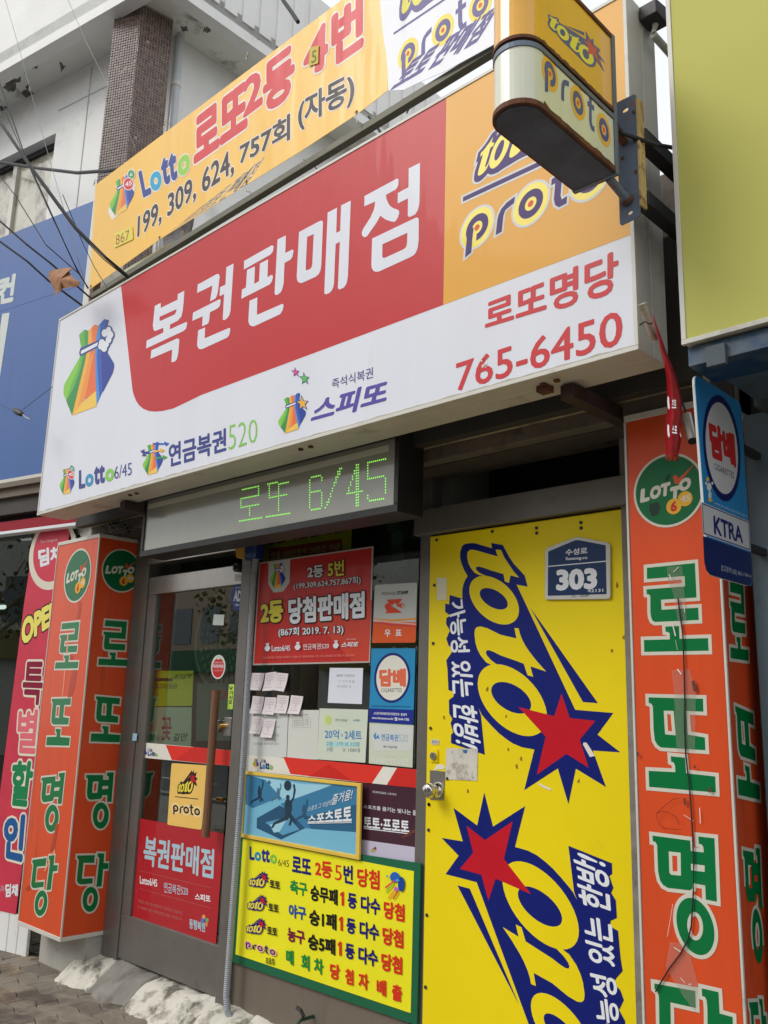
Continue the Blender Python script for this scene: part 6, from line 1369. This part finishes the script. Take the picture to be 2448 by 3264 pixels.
wn = thing('upper_window', 'blotchy upstairs window reflecting trees above the blue sign', 'window')
BLO = mat('painted_tree_reflection', C(176,172,150), .35, var=.15, vscale=5, dirt=C(84,70,46), dscale=2.6, damt=.95, dthr=.48, coat=.8)  # brown blotches paint the trees' reflection into the pane colour
b = MB(); b.sbox(UW, wl_+.03, wr-.02, 3.6, wt, -.13, -.12, BLO); b.sbox(UW, wl_-2.5, wl_-.03, 3.6, wt, -.13, -.12, BLO); b.build('pane', wn)
b = MB(); b.sbox(UW, wl_-.03, wl_+.03, 3.6, wt, -.135, -.09, CREAM); b.sbox(UW, wr-.02, wr, 3.6, wt, -.135, -.09, CREAM); b.sbox(UW, wl_-2.5, wr, wt-.03, wt+.02, -.134, -.088, DARK); b.build('frame', wn)
b = MB(); b.sbox(UW, wr+.42, wr+.43, 3.6, wt+.55, .001, .004, ink(176,176,172,.7)); b.sbox(UW, wr, wr+.9, wt+.25, wt+.26, .001, .004, ink(176,176,172,.7)); b.build('render_joint', ub)
random.seed(17); SU = Surf((0, 0, ZS), (1, 0, 0), (0, -1, 0)); PEEL = mat('bare_concrete_patch', C(112,108,96), .9, var=.3, vscale=12, dirt=C(60,56,50), dscale=9, damt=.8, dthr=.5)
for pq_ in ([(125,470),(160,420),(210,400),(265,410),(240,440),(190,450),(150,475)], [(25,560),(60,500),(130,500),(100,550),(90,590),(45,590)], [(385,400),(422,430),(396,458)], [(140,600),(180,540),(190,590),(225,600),(200,640),(150,615)], [(1170,180),(1205,168),(1212,200),(1176,208)], [(1330,170),(1380,150),(1372,190),(1312,218)], [(0,680),(45,690),(40,705),(0,708)], [(415,275),(440,285),(430,298)], [(318,545),(345,555),(320,566)], [(668,52),(700,60),(678,82)], [(1630,240),(1665,250),(1640,268)]):
    uvp = SU.px(c('A', pq_)); jp = []
    for i in range(len(uvp)):
        a_, b__ = Vector(uvp[i]), Vector(uvp[(i+1) % len(uvp)])
        for k in range(5): q_ = a_.lerp(b__, k/5); jp.append((q_.x+random.uniform(-.02, .02), q_.y+random.uniform(-.02, .02)))
    a = Art(SU, .0006); a.poly([[jp]], PEEL); a.build('flaked_patch', ub)
# tiled corner column
tl3, tc3, tr3 = sp(368, 30), sp(452, 7), sp(553, 62); cu = thing('tiled_column', 'brown mosaic tiled corner column under the eaves', 'column')
t4 = tl3+(tr3-tc3); TG2 = mat('tile_grout', C(166,154,142), .85, var=.1); b = MB(); b.prism(HS, [tuple(tl3), tuple(tc3), tuple(tr3), tuple(t4)], 3.3, ZS-.001, TG2); b.build('core', cu)
TM = [mat('brown_tile_%d' % k, C(*q_), .35, var=.15, vscale=20, coat=.3) for k, q_ in enumerate(((104,84,76), (92,72,66), (118,96,84), (84,66,60)))]
random.seed(5); vs_, fs_, mi_ = [], [], []
for A_, B_, nc in ((tl3, tc3, 12), (tc3, tr3, 13)):
    d_ = (B_-A_); L_ = d_.length; d_ /= L_; SFc = Surf((A_.x, A_.y, 0), (d_.x, d_.y, 0)); pw = L_/(nc-1); nc = nc-1; phh = pw*1.05; z_ = ZS-.02
    while z_ > 4.4:
        for k in range(nc):
            u0_, u1_, v0_, v1_ = k*pw+pw*.07, (k+1)*pw-pw*.07, z_-phh*.93, z_-phh*.07; h_ = random.uniform(.003, .005); e_ = pw*.10; i0 = len(vs_)
            if random.random() < .004: continue
            for (uu, vv, nn) in ((u0_,v0_,.0),(u1_,v0_,.0),(u1_,v1_,.0),(u0_,v1_,.0),(u0_+e_,v0_+e_,h_),(u1_-e_,v0_+e_,h_),(u1_-e_,v1_-e_,h_),(u0_+e_,v1_-e_,h_)): vs_.append(tuple(SFc.P((uu, vv), nn)))
            fs_ += [tuple(i0+j for j in f) for f in ((4,5,6,7),(0,1,5,4),(1,2,6,5),(2,3,7,6),(3,0,4,7))]; mi_ += [random.randrange(4)]*5
        z_ -= phh
stuff(link('tiles', vs_, fs_, TM, mi_, cu))
dp = thing('downpipe', 'white downpipe beside the tiled column', 'pipe'); pp0 = at(575, 112, 2, ZS); b = MB(); b.tube([pp0, Vector((pp0.x, pp0.y, 3.0))], .036, mat('pvc_pipe', C(196,200,204), .35, var=.05), 16); b.build('pipe', dp)
b = MB()
for z_ in (6.6, 5.6): b.tube([(pp0.x, pp0.y, z_-.02), (pp0.x, pp0.y, z_+.02)], .042, PLAST, 16)
b.build('clip', dp)
# odds and ends in the gap between sign and banner
gp = thing('pale_green_cabinet', 'pale green cabinet showing between the sign and the banner', 'cabinet'); GP = front(2.75); q_ = GP.px(c('b', [(300,420),(625,270),(625,150),(300,380)])); b = MB(); b.box(q_[0][0], q_[1][0], 2.75, 3.2, 3.3, GP.hit(*c('b', [(500, 245)])[0])[1], mat('pale_green_paint', C(196,202,172), .5, var=.05, streak=True, dirt=C(160,164,140), dscale=3)); b.build('case', gp, bevel=.008)
dh = thing('satellite_dish', 'dark satellite dish edge behind the banner rail', 'dish'); DSF = front(3.0); u, v = DSF.px(c('b', [(700, 60)]))[0]
b = MB(); n_ = 28; rings = [(.0,.05),(.10,.035),(.18,.0),(.19,.005)]
vs_ = [DSF.P((u+r_*math.cos(2*math.pi*k/n_), v+r_*math.sin(2*math.pi*k/n_)), -h_) for r_, h_ in rings for k in range(n_)]
b.add(vs_, [(i*n_+k, i*n_+(k+1) % n_, (i+1)*n_+(k+1) % n_, (i+1)*n_+k) for i in range(3) for k in range(n_)], DARK); b.build('reflector', dh); b = MB(); b.tube([DSF.P((u, v), -.05), DSF.P((u, v-.5), -.2)], .018, STEEL, 10); b.build('mast', dh)
# ------------------------------------------------------------------ overhead cables
def cable(label, pts, r, m=CABLE, name='overhead_cable', sag=0.0, par=None):
    P_ = [at(x, y, 1, d) for x, y, d in pts]; out = []
    for i in range(len(P_)-1):
        n_ = max(2, int((P_[i+1]-P_[i]).length/.15))
        out += [P_[i].lerp(P_[i+1], k/n_) for k in range(n_)]
    out.append(P_[-1]); b = MB(); b.tube(out, r, m, 7)
    o = b.build(name, par)
    if not par: tag(o, label, 'cable', 'overhead cables at the sign corner')
    return o
cable('thickest black cable sloping down across the banner corner to the red field', [(-60,300,1.7),(0,388,1.75),(104,539,1.85),(242,727,1.98),(336,820,2.08),(422,893,2.22)], .0085)
cable('thin wire twisted beside the thickest cable', [(0,395,1.75),(110,556,1.85),(236,728,1.97),(330,826,2.07),(415,893,2.21)], .003)
cable('black cable below the leaf ending at the left top corner of the sign', [(-60,730,1.8),(0,770,1.85),(86,832,1.95),(155,895,2.05),(266,977,2.23)], .006)
cable('black cable passing in front of the leaf to the banner post', [(-60,650,1.75),(0,705,1.8),(86,780,1.9),(160,838,2.0),(220,890,2.1),(292,953,2.26)], .0055)
cable('slim black wire crossing the blue sign above the leaf', [(-50,500,1.8),(0,561,1.85),(50,625,1.9),(146,780,2.0),(252,873,2.2),(282,918,2.38)], .003)
cable('slim black wire from the window down to the banner foot', [(-40,180,1.8),(0,267,1.85),(79,494,1.95),(150,650,2.05),(208,780,2.15),(250,870,2.25),(280,916,2.38)], .0038)
cable('second slim wire beside the window', [(-40,230,1.8),(0,316,1.84),(70,480,1.93),(148,652,2.04),(227,822,2.2),(280,920,2.38)], .0028)
cable('pale wire running steeply past the window', [(10,-30,1.8),(17,0,1.82),(60,150,1.88),(119,371,2.0),(190,620,2.12),(247,820,2.25),(275,915,2.38)], .0016, STR)
cable('pale wire running down in front of the tiled column', [(205,-30,1.9),(217,0,1.92),(280,145,1.98),(346,277,2.06),(430,470,2.2)], .0016, STR)
cable('thin dark wire dropping down the left edge of the banner', [(200,620,2.0),(266,780,2.2),(300,850,2.26),(352,935,2.3)], .0022)
cable('level thick dark cable behind the banner corner', [(-60,515,2.9),(0,517,2.9),(124,536,2.9),(247,551,2.9),(346,544,2.9),(420,530,2.9)], .014)
cable('black cable pair dropping behind the top edge of the banner', [(885,-30,2.9),(905,5,2.9),(930,40,2.9),(950,70,2.9)], .013)
cable('curly black wire in the gap above the red field', [(1286,315,3.0),(1300,335,3.0),(1302,350,3.0),(1296,362,3.0)], .004)
cable('short black cable in the gap under the banner rail', [(1175,372,3.0),(1190,390,3.0),(1205,410,3.0),(1215,425,3.0)], .008)
cable('thin looped wire hanging from the banner rail', [(968,508,2.6),(975,518,2.6),(985,512,2.6),(1000,528,2.6),(1016,545,2.6)], .0025)
t = thing('wire_clamp', 'black wire clamp with a loose pale end hanging in front of the blue sign', 'clamp'); CY2 = 2.0
cable('', [(-30,1280,CY2),(44,1308,CY2)], .0015, CABLE, 'wire', par=t); cable('', [(72,1306,CY2),(168,1232,CY2+.1)], .0018, CABLE, 'wire', par=t)
p0, p1 = at(44, 1306, 1, CY2), at(73, 1322, 1, CY2); b = MB(); b.tube([p0, p0.lerp(p1, .15), p0.lerp(p1, .5), p0.lerp(p1, .85), p1], [.006, .015, .019, .014, .005], DARK, 12); b.build('body', t, smooth=True)
b = MB(); b.tube([p1, at(82, 1330, 1, CY2), at(95, 1337, 1, CY2)], .004, STR, 6); b.build('tail', t)
# brown plane-tree leaf caught on the wires
LF = front(1.985); lfq = c('W', [(442,255),(470,238),(545,212),(625,203),(665,212),(640,228),(612,232),(655,290),(740,348),(690,372),(640,385),(600,398),(560,388),(562,410),(535,430),(500,468),(488,420),(480,372),(445,310)])
uv = LF.px(lfq); lm = mat('dry_leaf', C(156,104,58,1.0), .65, var=.35, vscale=22, bump=.4, dirt=C(96,60,34), dscale=14, damt=.6, dthr=.55)
cxl, cyl = sum(p[0] for p in uv)/len(uv), sum(p[1] for p in uv)/len(uv)
vs_ = [tuple(LF.P((cxl, cyl), .02))]; n_ = len(uv); fs_ = []
for rr_ in (.5, 1.0):
    for i, p in enumerate(uv): vs_.append(tuple(LF.P((cxl+(p[0]-cxl)*rr_, cyl+(p[1]-cyl)*rr_), .007*math.sin(i*1.9)*rr_+ (.008 if rr_ < 1 else 0))))
for i in range(n_): j = (i+1) % n_; fs_ += [(0, 1+i, 1+j), (1+i, 1+n_+i, 1+n_+j, 1+j)]
o = link('dry_leaf', vs_, fs_, [lm], smooth=True); tag(o, 'curled brown plane tree leaf caught on the overhead wires', 'leaf')

# ------------------------------------------------------------------ the far side of the street (seen only as reflections)
random.seed(3)
for i_, (x0, w_, h_, col, lb) in enumerate(((-34, 9, 7, (170,150,130), 'beige brick block across the street far left'), (-24, 8, 6.5, (190,188,180), 'white rendered block across the street'), (-15, 7, 9, (150,140,132), 'grey apartment block across the street'), (-7, 9, 6, (176,120,96), 'low red brick shop block across the street'), (3, 9, 8, (180,176,168), 'pale block across the street on the right'))):
    t = thing('street_building', lb, 'building'); y1_ = -16.0; b = MB(); b.box(x0, x0+w_, y1_-8, y1_, -.4, h_, mat('far_wall_%d' % i_, C(*col), .8, var=.1)); b.build('wall', t)
    for fz_ in range(1, int(h_/3)):
        for k in range(int(w_/2)):
            b = MB(); b.box(x0+.6+k*2, x0+1.9+k*2, y1_, y1_+.04, fz_*3+.8, fz_*3+2.3, mat('far_window', C(60,70,80), .1, coat=.5)); b.build('window', t)
    b = MB(); b.box(x0+.3, x0+w_-.3, y1_+.02, y1_+.3, 2.6, 3.5, ink(*random.choice([(40,90,60),(60,60,70),(120,110,60)]))); b.build('shop_fascia', t)
    if i_ == 1:
        a = Art(Surf((x0+w_, y1_+.3, 0), (-1, 0, 0)), .01); a.text('휴엠영어', [(1.2,2.75),(5.2,2.75),(5.2,3.35),(1.2,3.35)], INKW, .02); a.build('lettering', t)
LFM = mat('tree_leaves', C(110,112,60), .6, var=.3, vscale=3); BKM = mat('tree_bark', C(120,108,92), .8, var=.2)
for i_, (x, y, h_) in enumerate(((-19, -10.5, 6), (-11, -10.5, 6.8), (-4, -10.5, 6))):
    t = thing('plane_tree', ('tall', 'largest', 'smaller')[i_]+' roadside plane tree across the street', 'tree'); b = MB(); b.tube([(x, y, -.4), (x+.1, y, h_*.4), (x+.05, y+.1, h_*.85)], [.2, .15, .05], BKM, 8)
    for k in range(9):
        a_ = random.uniform(0, 6.28); z_ = h_*random.uniform(.35, .7); b.tube([(x+.08, y, z_), (x+math.cos(a_)*1.0, y+math.sin(a_)*1.0, z_+.9), (x+math.cos(a_)*1.8, y+math.sin(a_)*1.8, z_+1.9)], [.07, .045, .015], BKM, 5)
    b.build('trunk', t); vs_, fs_ = [], []
    for k in range(1500):
        a_ = random.uniform(0, 6.28); r_ = 2.5*math.sqrt(random.random()); z_ = h_*.45+random.random()**.8*h_*.6; s_ = random.uniform(.07, .16)
        if math.sin(a_*3+z_*2) < -.35: continue
        r_ *= math.sin(min(1, (z_-h_*.4)/(h_*.62))*math.pi)**.5+.12
        p = Vector((x+r_*math.cos(a_), y+r_*math.sin(a_), z_)); n1 = Vector([random.uniform(-1, 1) for _ in range(3)]).normalized(); n2 = n1.orthogonal().normalized(); k0 = len(vs_)
        vs_ += [tuple(p), tuple(p+n1*s_), tuple(p+n1*s_+n2*s_), tuple(p+n2*s_)]; fs_.append((k0, k0+1, k0+2, k0+3))
    link('crown', vs_, fs_, [LFM], None, t)
finish()
